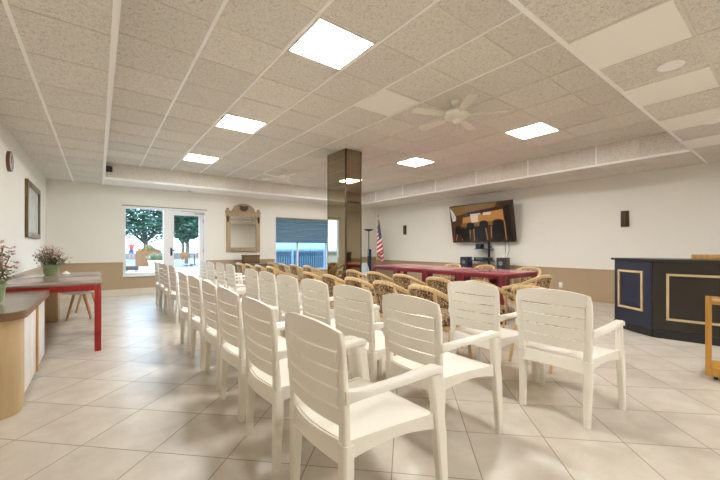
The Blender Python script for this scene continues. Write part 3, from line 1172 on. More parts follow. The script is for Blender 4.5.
def round_end(x1, y0, y1, r, n=8):
    pts = [(0.0, y1), (0.0, y0)]
    for k in range(n + 1):
        a = -PI / 2 + PI / 2 * k / n
        pts.append((x1 - r + r * math.cos(a), y0 + r + r * math.sin(a)))
    pts.append((x1, y1))
    return pts


b = MB()
b.prism(round_end(CW, 0.03, 0.30, 0.14), 0.0, CH)
b.build('end_panel', M['maple'], cb, angle=50)
b = MB()
b.box((CW / 2 - 0.01, (0.30 + CL) / 2, CH / 2 + 0.03), (CW - 0.03, CL - 0.30, CH - 0.06))
b.build('carcass', M['maple'], cb, smooth=False)
b = MB()
b.box((CW / 2 - 0.03, (0.30 + CL) / 2, 0.03), (CW - 0.06, CL - 0.30, 0.06))
b.build('plinth', M['darkmetal'], cb, smooth=False)
ys = [0.305, 0.60, 0.895, 1.19, CL]
for i in range(4):
    m = MB()
    m.box((CW - 0.012, (ys[i] + ys[i + 1]) / 2, CH / 2 + 0.03), (0.024, ys[i + 1] - ys[i] - 0.018, CH - 0.07), 0, bev=0.003)
    d = m.build('door', M['cabdoor'], cb)
b = MB()
b.box((CW + 0.001, 0.8975, CH / 2 + 0.03), (0.03, 0.022, CH - 0.06))
b.build('divider', M['oak'], cb, smooth=False)
b = MB()
b.prism(round_end(CW + 0.035, 0.0, CL + 0.02, 0.16), CH, CH + 0.055)
o = b.build('worktop', [M['cabedge'], M['cabtop']], cb, angle=50)
for p in o.data.polygons:
    if p.normal.z > 0.9:
        p.material_index = 1

# wooden box shaped stool and shell chairs beyond the red tables
st = thing('side_cabinet', 'small square light wood cabinet under the far red table', 'cabinet', (-0.65, 7.16, 0))
b = MB()
b.box((0, 0, 0.30), (0.32, 0.36, 0.60), 0, bev=0.006)
b.build('carcass', M['maple'], st)
b = MB()
b.box((0.0, -0.183, 0.30), (0.29, 0.012, 0.54), 0, bev=0.003)
b.build('door', M['maple'], st)


def shell_chair(loc, rz, label):
    t = thing('shell_chair', label, 'chair', loc, rz, 'shell chairs with splayed wooden legs')
    m = MB()

    def fn(u, v):
        a = u
        if a < 0.5:
            x = 0.20 - 0.40 * (a / 0.5)
            z = 0.42 - 0.03 * math.sin(PI * a / 0.5)
        else:
            r = (a - 0.5) / 0.5
            x = -0.20 - 0.07 * r
            z = 0.42 + 0.25 * r
        y = (v - 0.5) * (0.42 - 0.06 * abs(a - 0.5))
        z += 0.05 * (2 * v - 1) ** 2 * (1 - abs(2 * a - 1))
        return Vector((x, y, z))
    m.sheet(fn, 16, 8, 0.012)
    m.build('shell', M['whitepaint'], t, angle=70)
    for sx in (-1, 1):
        for sy in (-1, 1):
            m = MB()
            m.tube([(sx * 0.13, sy * 0.15, 0.0), (sx * 0.06, sy * 0.06, 0.40)], [0.012, 0.02], 8)
            m.build('leg', M['oak'], t)
    return t


shell_chair((-0.245, 7.12, 0), PI * 0.5, 'white shell chair with splayed wooden legs beyond the red tables, nearer one')
shell_chair((-0.16, 7.85, 0), PI * 0.5, 'white shell chair with splayed wooden legs beyond the red tables, farther one')


# ------------------------------------------------------------------ potted flowering plants
def potted_plant(loc, s, seed, label):
    r = random.Random(seed)
    t = thing('potted_plant', label, 'plant', loc)
    m = MB()
    m.lathe([(0.0, 0), (0.068 * s, 0), (0.085 * s, 0.03 * s), (0.092 * s, 0.115 * s), (0.104 * s, 0.12 * s), (0.104 * s, 0.145 * s), (0.09 * s, 0.145 * s), (0.085 * s, 0.12 * s), (0.0, 0.12 * s)], seg=20)
    m.build('pot', M['potgreen'], t)
    leaves, fl, fl2, st_ = MB(), MB(), MB(), MB()
    for k in range(44):
        a = r.uniform(0, 2 * PI)
        d = r.uniform(0.02, 0.165) * s
        h = r.uniform(0.26, 0.46) * s * (1 - 0.9 * (d / (0.30 * s)) ** 2)
        top = Vector((d * math.cos(a), d * math.sin(a), h))
        st_.tube([(top.x * 0.2, top.y * 0.2, 0.11 * s), (top.x * 0.6, top.y * 0.6, h * 0.6), top], 0.003 * s, 5)
        for q in range(12):
            p = Vector((top.x * 0.7, top.y * 0.7, 0.16 * s)).lerp(top, r.random()) + Vector((r.gauss(0, 0.03), r.gauss(0, 0.03), r.gauss(0, 0.02))) * s
            R = Matrix.Translation(p) @ Matrix.Rotation(r.uniform(0, 6.28), 4, 'Z') @ Matrix.Rotation(r.uniform(-0.9, 0.6), 4, 'Y')
            L = r.uniform(0.03, 0.05) * s
            leaves.add([(0, 0, 0), (L * 0.5, L * 0.28, 0.004), (L, 0, -0.004), (L * 0.5, -L * 0.28, 0.004)], [(0, 1, 2), (0, 2, 3)], 0, R)
        for q in range(6):
            p = top.lerp(Vector((0, 0, 0.2 * s)), r.random() ** 2 * 0.6) + Vector((r.gauss(0, 0.024), r.gauss(0, 0.024), r.gauss(0.005, 0.022))) * s
            tgt = fl if r.random() < 0.5 else fl2
            rad = r.uniform(0.010, 0.017) * s
            for e in range(5):
                R = Matrix.Translation(p) @ Matrix.Rotation(r.uniform(-0.7, 0.7), 4, 'X') @ Matrix.Rotation(e * 2 * PI / 5, 4, 'Z') @ Matrix.Rotation(-0.5, 4, 'Y')
                tgt.add([(0, 0, 0), (rad * 0.7, rad * 0.5, 0), (rad * 1.5, 0, 0), (rad * 0.7, -rad * 0.5, 0)], [(0, 1, 2), (0, 2, 3)], 0, R)
    m = MB()
    m.lathe([(0.0, 0.118 * s), (0.084 * s, 0.118 * s), (0.084 * s, 0.126 * s), (0.0, 0.128 * s)], seg=16)
    m.build('soil', M['soil'], t)
    st_.build('stem', M['bark'], t)
    tag(leaves.build('foliage', M['leaf2'], t, smooth=False), kind='stuff')
    tag(fl.build('flower', M['coral'] if seed == 1 else M['pink'], t, smooth=False), kind='stuff')
    tag(fl2.build('flower', M['cream_petal'] if seed != 1 else M['pink'], t, smooth=False), kind='stuff')
    return t


potted_plant((-0.665, 3.74, 0.711), 1.1, 1, 'coral flowering plant in green pot on the white fronted cabinet')
potted_plant((-0.525, 6.42, 0.762), 0.95, 2, 'dusty pink flowering plant in green pot on the far red table')
t = tag(MB().lathe([(0.0, 0), (0.045, 0), (0.05, 0.012), (0.03, 0.03), (0.012, 0.045), (0.0, 0.05)], seg=16).build('glass_dish', mat('clear_glass_dish', (0.85, 0.87, 0.88), 0.1, spec=0.8)), 'small clear glass dish lying on the far red table', 'dish')
t.location = (-0.36, 6.35, 0.762)

# ------------------------------------------------------------------ left wall: clock and framed picture
ck = thing('wall_clock', 'round wall clock with red brown rim high on the left wall', 'clock', (LX, 5.95, 2.20))
b = MB()
b.lathe([(0.0, 0.0), (0.125, 0.0), (0.125, 0.03), (0.118, 0.034), (0.114, 0.03), (0.114, 0.02), (0.0, 0.02)], seg=28, axis='X')
b.build('rim', mat('red_brown_rim', (0.16, 0.07, 0.045), 0.4), ck)
b = MB()
b.lathe([(0.0, 0.018), (0.113, 0.018), (0.113, 0.029), (0.0, 0.026)], seg=28, axis='X')
b.build('dial', M['clockface'], ck)
b = MB()
b.box((0.031, 0.0, 0.035), (0.004, 0.008, 0.075))
b.box((0.031, 0.02, -0.01), (0.004, 0.055, 0.008))
b.build('hand', M['black'], ck, smooth=False)

pf = thing('framed_picture', 'tall gilt brown framed picture hanging on the left wall', 'picture', (LX, 7.85, 1.74))
hw, hh, w = 0.70, 0.445, 0.085
b = MB()
for sy in (-1, 1):
    b.box((0.02, sy * (hw - w / 2), 0), (0.04, w, 2 * hh), 0, bev=0.008)
    b.box((0.02, 0, sy * (hh - w / 2)), (0.04, 2 * hw - 2 * w, w), 0, bev=0.008)
b.build('frame', mat('gilt_brown_frame', (0.17, 0.11, 0.045), 0.35, metal=0.3, bump=(50, 0.4)), pf)
b = MB()
b.box((0.010, 0, 0), (0.012, 2 * hw - 2 * w + 0.01, 2 * hh - 2 * w + 0.01))
b.build('picture_sheet', M['greypaper'], pf, smooth=False)

# ------------------------------------------------------------------ back wall: mirror, console, box, small ceiling things
mr = thing('wall_mirror', 'large carved pale wood mirror with arched crest on the back wall', 'mirror', (3.315, BY, 0))
b = MB()
mw, z0, z1 = 0.485, 1.01, 2.10
fwid = 0.12
for s in (-1, 1):
    b.box((s * (mw - fwid / 2), -0.025, (z0 + z1) / 2), (fwid, 0.05, z1 - z0), 0, bev=0.012)
b.box((0, -0.025, z0 + 0.065), (2 * mw - 2 * fwid, 0.05, 0.13), 0, bev=0.012)
b.box((0, -0.025, z1 - 0.01), (2 * mw + 0.02, 0.06, 0.16), 0, bev=0.012)
b.build('frame', M['carved'], mr)
b = MB()
pts = []
for k in range(17):
    a = PI * k / 16
    pts.append((0.29 * math.cos(a), 2.15 + 0.20 * math.sin(a)))
vsA = [(x, -0.045, z) for x, z in pts]
vsB = [(x, -0.005, z) for x, z in pts]
b.loft([vsA, vsB])
for s in (-1, 1):
    b.box((s * 0.44, -0.025, 2.20), (0.085, 0.05, 0.10), 0, bev=0.02)
b.tube([(0.31 * math.cos(PI * k / 16), -0.05, 2.16 + 0.21 * math.sin(PI * k / 16)) for k in range(17)], 0.022, 8)
b.tube([(0.22 * math.cos(PI * k / 16), -0.05, 2.16 + 0.13 * math.sin(PI * k / 16)) for k in range(17)], 0.012, 8)
b.box((0, -0.035, 2.155), (1.02, 0.07, 0.035), 0, bev=0.01)
b.build('crest', M['carved'], mr)
b = MB()
for k in range(7):
    a = PI + PI * k / 6
    b.tube([(0, -0.065, 2.30), (0.12 * math.cos(a), -0.07, 2.30 + 0.13 * math.sin(a))], [0.014, 0.034], 6)
b.build('shell_carving', M['carved_dark'], mr)
for s in (-1, 1):
    m = MB()
    m.lathe([(0.0, -0.10), (0.02, -0.09), (0.035, -0.03), (0.04, 0.04), (0.03, 0.08), (0.0, 0.09)], (s * (mw - 0.045), -0.055, 1.94), 10)
    m.build('side_carving', M['carved_dark'], mr)
b = MB()
b.box((0, -0.012, (z0 + z1) / 2 + 0.01), (2 * mw - 2 * fwid + 0.01, 0.012, z1 - z0 - 0.15))
b.build('mirror_glass', M['mirror'], mr, smooth=False)

cn = thing('console_table', 'low console with dark speckled top below the wall mirror', 'console', (3.55, 9.58, 0))
b = MB()
b.box((0, 0, 0.665), (1.42, 0.46, 0.035), 0, bev=0.006)
b.build('tabletop', M['stone'], cn)
b = MB()
b.box((0, 0.0, 0.36), (1.34, 0.40, 0.57))
b.box((0, 0.0, 0.035), (1.36, 0.42, 0.07), 0, bev=0.005)
b.build('carcass', mat('dark_brown_console', (0.16, 0.105, 0.06), 0.5, noise=(10, 0.2)), cn, smooth=False)
for s in (-1, 0, 1):
    m = MB()
    m.box((s * 0.44, -0.207, 0.36), (0.40, 0.016, 0.52), 0, bev=0.004)
    d = m.build('door', mat('console_door', (0.19, 0.13, 0.08), 0.5), cn)
    m = MB()
    m.lathe([(0.0, -0.02), (0.012, -0.018), (0.008, 0.0)], (s * 0.44 + 0.15, -0.222, 0.42), 8, axis='Y')
    m.build('knob', M['brass'], d)
bx = thing('wicker_box', 'brown lidded wicker box standing on the console below the mirror', 'box', (3.44, 9.60, 0.683))
b = MB()
b.box((0, 0, 0.10), (0.44, 0.24, 0.20), 0, bev=0.012)
b.build('body', M['wicker'], bx)
b = MB()
b.box((0, 0, 0.223), (0.46, 0.26, 0.045), 0, bev=0.012)
b.build('lid', M['wicker'], bx)

o = MB().lathe([(0.0, 0), (0.055, 0), (0.055, -0.02), (0.04, -0.035), (0.0, -0.037)], seg=16).build('smoke_detector', M['fanwhite'])
tag(o, 'small round smoke detector under the back soffit above the glazed door', 'smoke detector')
o.location = (1.86, 9.55, ZD)
b = MB()
b.box((0, -0.03, 0), (0.11, 0.06, 0.12), 0, bev=0.01)
sk = b.build('wall_sensor', M['black'])
tag(sk, 'small black box at the left end of the back soffit', 'sensor')
sk.location = (DX0 + 0.085, DY1 - 0.001, 2.80)
for (x, y, lab) in ((3.617, 0.66, 'round white ceiling speaker ring in the dropped ceiling, larger of two'), (5.60, 0.66, 'round white ceiling speaker ring at the right edge, between white panels')):
    o = MB().lathe([(0.0, 0.0), (0.085, 0.0), (0.085, -0.008), (0.07, -0.014), (0.05, -0.008), (0.0, -0.006)], seg=24).build('ceiling_speaker', M['grid'])
    tag(o, lab, 'ceiling speaker', 'round ceiling speakers')
    o.location = (x, y, ZD)

# ------------------------------------------------------------------ right wall: television, arm, sconces, outlet
def sconce(y, z, label):
    t = thing('wall_sconce', label, 'wall lamp', (RX, y, z), 0, 'dark wall sconces')
    m = MB()
    pts = [(-0.075 * math.sin(PI * k / 12), -0.06 * math.cos(PI * k / 12)) for k in range(13)]
    m.loft([[(x, yy, zz) for x, yy in pts] for zz in (-0.15, 0.15)])
    m.build('shade', mat('dark_bronze_shade', (0.075, 0.045, 0.022), 0.35, metal=0.5), t, angle=40)
    m = MB()
    m.box((-0.005, 0, 0), (0.01, 0.14, 0.32), 0, bev=0.003)
    m.build('back_plate', M['bronze_edge'], t)
    return t


sconce(2.20, 1.71, 'dark half round wall sconce between the television and the reception desk')
sconce(8.34, 1.73, 'dark half round wall sconce between the flag and the television')
ol = thing('wall_outlet', 'white wall outlet low on the tan wall right of the tables', 'outlet', (RX - 0.008, 3.39, 0.29))
b = MB()
b.box((-0.003, 0, 0), (0.006, 0.075, 0.115), 0, bev=0.002)
b.build('cover_plate', M['outlet'], ol)
for s in (-1, 1):
    m = MB()
    m.box((-0.007, 0, s * 0.024), (0.003, 0.03, 0.028), 0, bev=0.001)
    m.build('socket', M['outlet'], ol)

TVC = Vector((8.06, 5.28, 1.79))
tilt = math.atan2(0.18, 1.02)
tv = thing('television', 'large wall television tilted down, showing a room of orange panels and black chairs', 'television', TVC)
tv.rotation_euler = (0, -tilt, 0)
# local: y runs along the wall, screen faces -x
TW, TH = 1.88, 1.045
b = MB()
b.box((0.02, 0, 0), (0.05, TW, TH), 0, bev=0.008)
b.box((0.06, 0, 0), (0.05, TW * 0.6, TH * 0.6), 0, bev=0.01)
b.build('housing', M['black'], tv)


def scr(name, c):
    m = bpy.data.materials.new(name)
    m.use_nodes = True
    p = m.node_tree.nodes['Principled BSDF']
    p.inputs['Base Color'].default_value = (0.01, 0.01, 0.01, 1)
    p.inputs['Roughness'].default_value = 0.12
    p.inputs['Specular IOR Level'].default_value = 0.25
    p.inputs['Emission Color'].default_value = (*c, 1)
    p.inputs['Emission Strength'].default_value = 0.75
    return m


SM = [scr('screen_brown', (0.07, 0.026, 0.010)), scr('screen_ochre', (0.17, 0.085, 0.02)), scr('screen_orange', (0.38, 0.17, 0.045)), scr('screen_black', (0.006, 0.004, 0.004)),
      scr('screen_pale', (0.62, 0.42, 0.30)), scr('screen_white', (0.45, 0.40, 0.38)), scr('screen_dark_brown', (0.035, 0.012, 0.008))]
b = MB()
layer = [0]


def spoly(pts, mi):
    """pts in screen fractions (0..1 left to right as seen, 0..1 top to bottom)"""
    layer[0] += 1
    d = -0.0062 - 0.0002 * layer[0]
    # from the room the left of the picture is the +y end
    vs = [(d, (0.5 - u) * (TW - 0.03), (0.5 - v) * (TH - 0.03)) for u, v in pts]
    b.add(vs, [list(range(len(vs)))], mi)


spoly([(0, 0), (1, 0), (1, 1), (0, 1)], 0)
spoly([(0, 0.02), (0.78, 0.0), (0.75, 0.12), (0.3, 0.2), (0.12, 0.27), (0.05, 0.2)], 1)
spoly([(0.78, 0), (1, 0), (1, 1), (0.9, 1), (0.88, 0.25)], 6)
spoly([(0, 0.03), (0.06, 0.15), (0.10, 0.30), (0.09, 0.40), (0.03, 0.42)], 5)
spoly([(0.30, 0.20), (0.86, 0.10), (0.86, 0.20), (0.30, 0.30)], 6)
spoly([(0.87, 0.12), (0.96, 0.08), (0.97, 0.98), (0.90, 0.98)], 3)
spoly([(0.22, 0.33), (0.36, 0.31), (0.37, 0.52), (0.20, 0.52)], 2)
spoly([(0.35, 0.25), (0.52, 0.24), (0.53, 0.50), (0.36, 0.50)], 4)
spoly([(0.37, 0.25), (0.50, 0.245), (0.50, 0.30), (0.37, 0.30)], 5)
spoly([(0.48, 0.28), (0.70, 0.24), (0.70, 0.50), (0.47, 0.50)], 2)
spoly([(0.56, 0.235), (0.72, 0.22), (0.72, 0.30), (0.56, 0.30)], 4)
spoly([(0.68, 0.22), (0.86, 0.19), (0.87, 0.52), (0.68, 0.52)], 2)
spoly([(0.18, 0.48), (0.88, 0.46), (0.88, 0.56), (0.18, 0.58)], 1)


def blob(cx, cy, rx, ry, mi):
    spoly([(cx + rx * math.copysign(abs(math.cos(2 * PI * k / 20)) ** 0.7, math.cos(2 * PI * k / 20)), cy + 0.05 + ry * math.copysign(abs(math.sin(2 * PI * k / 20)) ** 0.7, math.sin(2 * PI * k / 20))) for k in range(20)], mi)


spoly([(0.06, 0.60), (0.90, 0.56), (0.90, 0.99), (0.04, 0.99)], 6)
for x0, y0, x1, y1 in ((0.17, 0.95, 0.24, 0.60), (0.31, 0.90, 0.33, 0.58), (0.38, 0.98, 0.39, 0.60), (0.60, 0.95, 0.58, 0.60), (0.66, 0.90, 0.67, 0.60), (0.88, 0.95, 0.87, 0.50), (0.06, 0.95, 0.11, 0.70)):
    spoly([(x0 - 0.006, y0), (x1 - 0.006, y1), (x1 + 0.006, y1), (x0 + 0.006, y0)], 2)
for cx, cy, rx, ry in ((0.34, 0.52, 0.065, 0.10), (0.56, 0.49, 0.07, 0.10), (0.78, 0.50, 0.085, 0.12), (0.24, 0.74, 0.075, 0.17), (0.49, 0.74, 0.09, 0.20), (0.77, 0.74, 0.09, 0.20), (0.12, 0.62, 0.05, 0.12)):
    blob(cx, cy, rx, ry, 3)
b.build('screen', SM, tv, smooth=False)

am = thing('tv_wall_arm', 'black television wall arm with hanging equipment shelves', 'wall mount', (RX, 5.22, 0))
b = MB()
b.box((-0.02, 0, 1.75), (0.03, 0.30, 0.44), 0, bev=0.004)
b.tube([(-0.03, 0.0, 1.75), (-0.15, 0.0, 1.78)], 0.03, 8)
b.build('wall_plate', M['darkmetal'], am)
b = MB()
b.box((-0.10, -0.10, 1.02), (0.03, 0.05, 0.80), 0, bev=0.004)
b.box((-0.05, -0.10, 1.15), (0.10, 0.05, 0.05), 0)
b.build('drop_post', M['darkmetal'], am)
for z, y0, y1 in ((1.10, -0.20, 0.22), (0.78, -0.24, 0.30)):
    m = MB()
    m.box((-0.17, (y0 + y1) / 2, z), (0.26, y1 - y0, 0.02), 0, bev=0.004)
    m.build('shelf', M['darkmetal'], am)
eq = thing('media_box', 'dark blue set top box on the upper shelf below the television', 'electronics', (RX - 0.19, 5.34, 1.11))
b = MB()
b.box((0, 0, 0.065), (0.16, 0.16, 0.13), 0, bev=0.008)
b.build('housing', M['navycase'], eq)
eq = thing('media_player', 'flat black player on the lower shelf below the television', 'electronics', (RX - 0.18, 5.24, 0.79))
b = MB()
b.box((0, 0, 0.045), (0.24, 0.42, 0.085), 0, bev=0.006)
b.build('housing', M['black'], eq)
b = MB()
b.box((-0.121, 0.05, 0.05), (0.003, 0.20, 0.03))
b.build('display', mat('grey_display', (0.15, 0.18, 0.22), 0.2), eq, smooth=False)
cbm = MB()
for dy in (0.0, 0.10):
    cbm.tube([(RX - 0.02, 4.62 + dy, 1.30), (RX - 0.03, 4.60 + dy, 1.05), (RX - 0.05, 4.66 + dy * 0.4, 0.86), (RX - 0.14, 4.64, 0.84)], 0.006, 6)
tag(cbm.build('speaker_cable', M['black']), 'thin dark cables hanging on the wall above the right speaker', 'cable')


def speaker(x, y, w, h, label, front):
    t = thing('floor_speaker', label, 'speaker', (x, y, 0), 0, 'floor speakers behind the tables')
    m = MB()
    m.box((0.05, 0, h / 2), (0.22, w, h), 0, bev=0.008)
    m.build('cabinet', front, t)
    m = MB()
    m.box((-0.063, 0, h / 2 + 0.01), (0.008, w - 0.03, h - 0.05), 0, bev=0.003)
    g = m.build('front_baffle', M['black'], t)
    for z, r in ((h - 0.14, 0.055), (h - 0.36, 0.09)):
        m = MB()
        m.lathe([(r, 0.0), (r, -0.006), (r * 0.85, -0.008), (r * 0.3, 0.006), (0.0, 0.0)], (-0.068, 0, z), 18, axis='X')
        m.build('cone', mat('grey_cone', (0.18, 0.18, 0.19), 0.35), g)
    return t


speaker(7.96, 5.68, 0.24, 0.885, 'dark blue black floor speaker left of the television arm', mat('blue_black_cabinet', (0.02, 0.035, 0.07), 0.3))
speaker(7.96, 4.60, 0.24, 0.885, 'black floor speaker with brown side right of the television arm', mat('brown_black_cabinet', (0.06, 0.045, 0.025), 0.4))

# ------------------------------------------------------------------ far right corner: flag, lamp, case
fl = thing('flag_stand', 'American flag draped on a pole beside the left end of the red tables', 'flag', (7.60, 8.92, 0))
b = MB()
b.lathe([(0.0, 0), (0.15, 0), (0.15, 0.02), (0.05, 0.05), (0.03, 0.10), (0.0, 0.10)], seg=20)
b.build('base', M['brass'], fl)
b = MB()
b.tube([(0, 0, 0.05), (0, 0, 2.18)], 0.014, 8)
b.build('pole', M['oak'], fl)
b = MB()
b.lathe([(0.0, 2.17), (0.02, 2.18), (0.03, 2.21), (0.015, 2.26), (0.0, 2.33)], seg=8)
b.build('finial', M['brass'], fl)
NU, NV = 36, 26
vs, fs, uvs = [], [], []
for i in range(NU + 1):
    u = i / NU
    for jv in range(NV + 1):
        v = jv / NV
        zh = 1.24 + 0.88 * v
        drop = 0.66 * u
        low = min(1.0, (2.14 - zh + drop) / 1.1)
        wdt = 0.05 + 0.16 * low
        ax = Vector((0.76, -0.65, 0))
        nx = Vector((0.65, 0.76, 0))
        lat = wdt * (0.45 - 0.55 * math.cos(u * 10.5 + v * 1.3)) - 0.02
        p = ax * lat + nx * (0.045 * math.sin(u * 10.5 + v * 1.3) + 0.03 * u)
        vs.append((p.x, p.y, zh - drop))
        uvs.append((u, v))
for i in range(NU):
    for jv in range(NV):
        a = i * (NV + 1) + jv
        fs.append((a, a + NV + 1, a + NV + 2, a + 1))
me = bpy.data.meshes.new('flag_cloth')
me.from_pydata(vs, [], fs)
me.materials.append(M['flag'])
ul = me.uv_layers.new(name='UVMap')
for lp in me.loops:
    ul.data[lp.index].uv = uvs[lp.vertex_index]
me.polygons.foreach_set('use_smooth', [True] * len(me.polygons))
fo = bpy.data.objects.new('flag_cloth', me)
COL.objects.link(fo)
fo.parent = fl
sm = fo.modifiers.new('thickness', 'SOLIDIFY')
sm.thickness = 0.003

tl = thing('floor_lamp', 'black torchiere floor lamp with shallow dish in the far corner', 'floor lamp', (7.55, 9.36, 0))
b = MB()
b.lathe([(0.0, 0), (0.14, 0), (0.14, 0.02), (0.02, 0.04), (0.0, 0.04)], seg=20)
b.build('base', M['darkmetal'], tl)
b = MB()
b.tube([(0, 0, 0.03), (0, 0, 1.72)], 0.016, 8)
b.build('pole', M['darkmetal'], tl)
b = MB()
b.lathe([(0.0, 1.70), (0.05, 1.705), (0.13, 1.735), (0.175, 1.775), (0.168, 1.775), (0.12, 1.745), (0.0, 1.72)], seg=24)
b.build('lamp_shade', M['darkmetal'], tl)

ca = thing('upright_case', 'narrow dark blue upright case standing beside the flag', 'case', (7.42, 9.16, 0))
b = MB()
b.box((0, 0, 0.54), (0.10, 0.10, 1.08), 0, bev=0.01)
b.build('body', M['navycase'], ca)
b = MB()
b.box((-0.052, 0, 0.95), (0.006, 0.06, 0.2), 0, bev=0.002)
b.build('label_plate', mat('light_blue_plate', (0.15, 0.33, 0.6), 0.4), ca)
bag = MB()
rr = random.Random(3)
rings = []
for k in range(7):
    z = 0.0 + 0.62 * k / 6
    r = 0.17 * (1 - 0.55 * (k / 6) ** 2)
    rings.append([(r * (1 + 0.12 * math.sin(3 * a + k)) * math.cos(a), r * (1 + 0.1 * math.cos(4 * a + k)) * math.sin(a), z) for a in [2 * PI * q / 14 for q in range(14)]])
bag.loft(rings)
o = bag.build('cloth_bundle', M['whitecloth'], angle=70)
tag(o, 'pale blue cloth bundle on the floor in front of the torchiere lamp', 'bundle')
o.location = (7.13, 9.05, 0)

# ------------------------------------------------------------------ reception desk
dk = thing('reception_desk', 'angled navy black reception desk with pale gold panel mouldings at right', 'desk', (5.63, 1.20, 0))
A = Vector((5.97, 1.70, 0))
C_ = Vector((5.63, 1.20, 0))
E = Vector((5.93, -0.75, 0))
H_D = 0.965


def face_frame(p, q):
    d = (q - p)
    L = d.length
    d.normalize()
    nrm = Vector((d.y, -d.x, 0))          # candidate outward normal
    if nrm.dot(-(p + q) / 2) < 0:
        nrm = -nrm
    return d, nrm, L


base = dk.location.copy()


def local(v):
    return Vector((v.x - 5.63, v.y - 1.20, v.z))


dA, nA, LA = face_frame(C_, A)
dB, nB, LB = face_frame(C_, E)
poly = [A, C_, E, E + Vector((0.7, 0.1, 0)), C_ + Vector((0.62, 0.12, 0)), A + Vector((0.35, -0.25, 0))]
b = MB()
b.prism([(local(p).x, local(p).y) for p in poly], 0.0, H_D)
b.build('body', M['desk'], dk, smooth=False)


def panel_bits(p, d, nrm, L, u0, u1, z0, z1, w, nm, matl):
    """a rectangular moulding on a face"""
    m = MB()
    o = local(p)
    ang = math.atan2(d.y, d.x)

    def bar(ua, ub, za, zb):
        c = o + d * ((ua + ub) / 2) + nrm * 0.012
        m.box((c.x, c.y, (za + zb) / 2), (ub - ua, 0.024, zb - za), 0, rz=ang, bev=0.004)
    bar(u0, u1, z1 - w, z1)
    bar(u0, u1, z0, z0 + w)
    bar(u0, u0 + w, z0 + w, z1 - w)
    bar(u1 - w, u1, z0 + w, z1 - w)
    return m.build(nm, matl, dk)


def flat_panel(p, d, nrm, u0, u1, z0, z1, matl, nm, th=0.006):
    m = MB()
    o = local(p)
    c = o + d * ((u0 + u1) / 2) + nrm * (th / 2)
    m.box((c.x, c.y, (z0 + z1) / 2), (u1 - u0, th, z1 - z0), 0, rz=math.atan2(d.y, d.x))
    return m.build(nm, matl, dk, smooth=False)


flat_panel(C_, dA, nA, 0.01, LA - 0.003, 0.10, 0.955, M['desk_window_sheen'], 'side_panel')
panel_bits(C_, dA, nA, LA, 0.13, LA - 0.075, 0.30, 0.83, 0.028, 'panel_moulding', M['gold'])
panel_bits(C_, dB, nB, LB, 0.13, 1.02, 0.235, 0.815, 0.026, 'panel_moulding', M['gold'])
panel_bits(C_, dB, nB, LB, 1.12, 1.92, 0.235, 0.815, 0.026, 'panel_moulding', M['gold'])
b = MB()
for p, d, nrm, L in ((C_, dA, nA, LA), (C_, dB, nB, LB)):
    o_ = local(p)
    c = o_ + d * (L / 2) + nrm * 0.008
    b.box((c.x, c.y, 0.05), (L, 0.016, 0.10), 0, rz=math.atan2(d.y, d.x))
b.build('plinth', M['black'], dk, smooth=False)
b = MB()
top = [A + dA * 0.03 + nA * 0.035, C_ + (nA + nB) * 0.02, E + nB * 0.035, E + Vector((0.72, 0.1, 0)), C_ + Vector((0.64, 0.12, 0)), A + Vector((0.37, -0.25, 0))]
b.prism([(local(p).x, local(p).y) for p in top], H_D, H_D + 0.028)
b.build('counter', M['black'], dk, smooth=False)
tr = thing('wooden_tray', 'light wooden tray rim standing on the reception desk counter', 'tray', (6.18, 0.62, H_D + 0.028))
b = MB()
b.box((0, 0, 0.006), (0.24, 0.55, 0.012))
b.build('base', M['oak'], tr, smooth=False)
b = MB()
for s in (-1, 1):
    b.box((s * 0.12, 0, 0.03), (0.012, 0.57, 0.06), 0, bev=0.002)
    b.box((0, s * 0.28, 0.03), (0.24, 0.012, 0.06), 0, bev=0.002)
b.build('rim', M['oak'], tr)

# ------------------------------------------------------------------ amber wood cart at the right edge
ct = thing('wooden_cart', 'amber wooden open frame trolley on casters at the right edge of the picture', 'cart', (4.20, 0.54, 0))
LYc, LXc = 0.62, 0.36
for y in (-0.019, -LYc + 0.019):
    m = MB()
    m.box((0.016, y, (0.030 + 0.722) / 2), (0.032, 0.038, 0.692), 0, bev=0.003)
    m.build('post', M['amber'], ct)
m = MB()
m.box((0.016, -LYc / 2, 0.722 - 0.034), (0.030, LYc - 0.076, 0.068), 0, bev=0.003)
m.build('top_rail', M['amber'], ct)
m = MB()
m.tube([(-0.012, -0.045, 0.695), (-0.012, -LYc + 0.045, 0.695)], 0.014, 10)
m.build('handle', M['cane'], ct)
m = MB()
m.box((LXc / 2 + 0.016, -LYc / 2, 0.075), (LXc, LYc - 0.002, 0.03), 0, bev=0.004)
m.build('shelf', M['amber'], ct)
m = MB()
m.box((0.016, -LYc / 2, 0.070), (0.028, LYc - 0.076, 0.07), 0, bev=0.003)
m.build('bottom_rail', M['amber'], ct)
for x in (0.05, LXc - 0.03):
    for y in (-0.06, -LYc + 0.06):
        m = MB()
        m.lathe([(0.0, -0.012), (0.018, -0.012), (0.020, 0), (0.018, 0.012), (0.0, 0.012)], (x, y, 0.020), 14, axis='Y')
        m.box((x, y, 0.052), (0.03, 0.034, 0.016), 0)
        m.build('caster', M['black'], ct)

# ------------------------------------------------------------------ outdoors
b = MB()
b.box((3, 10.01 + 15, -0.06), (60, 30, 0.1))
structure('patio_ground', b, M['patio'])
b = MB()
b.box((3, 160, -0.5), (500, 240, 0.1))
structure('sea_water', b, M['sea'])
b = MB()
b.box((3, 39.8, 0.25), (60, 0.3, 0.6))
structure('sea_wall', b, M['patio'])


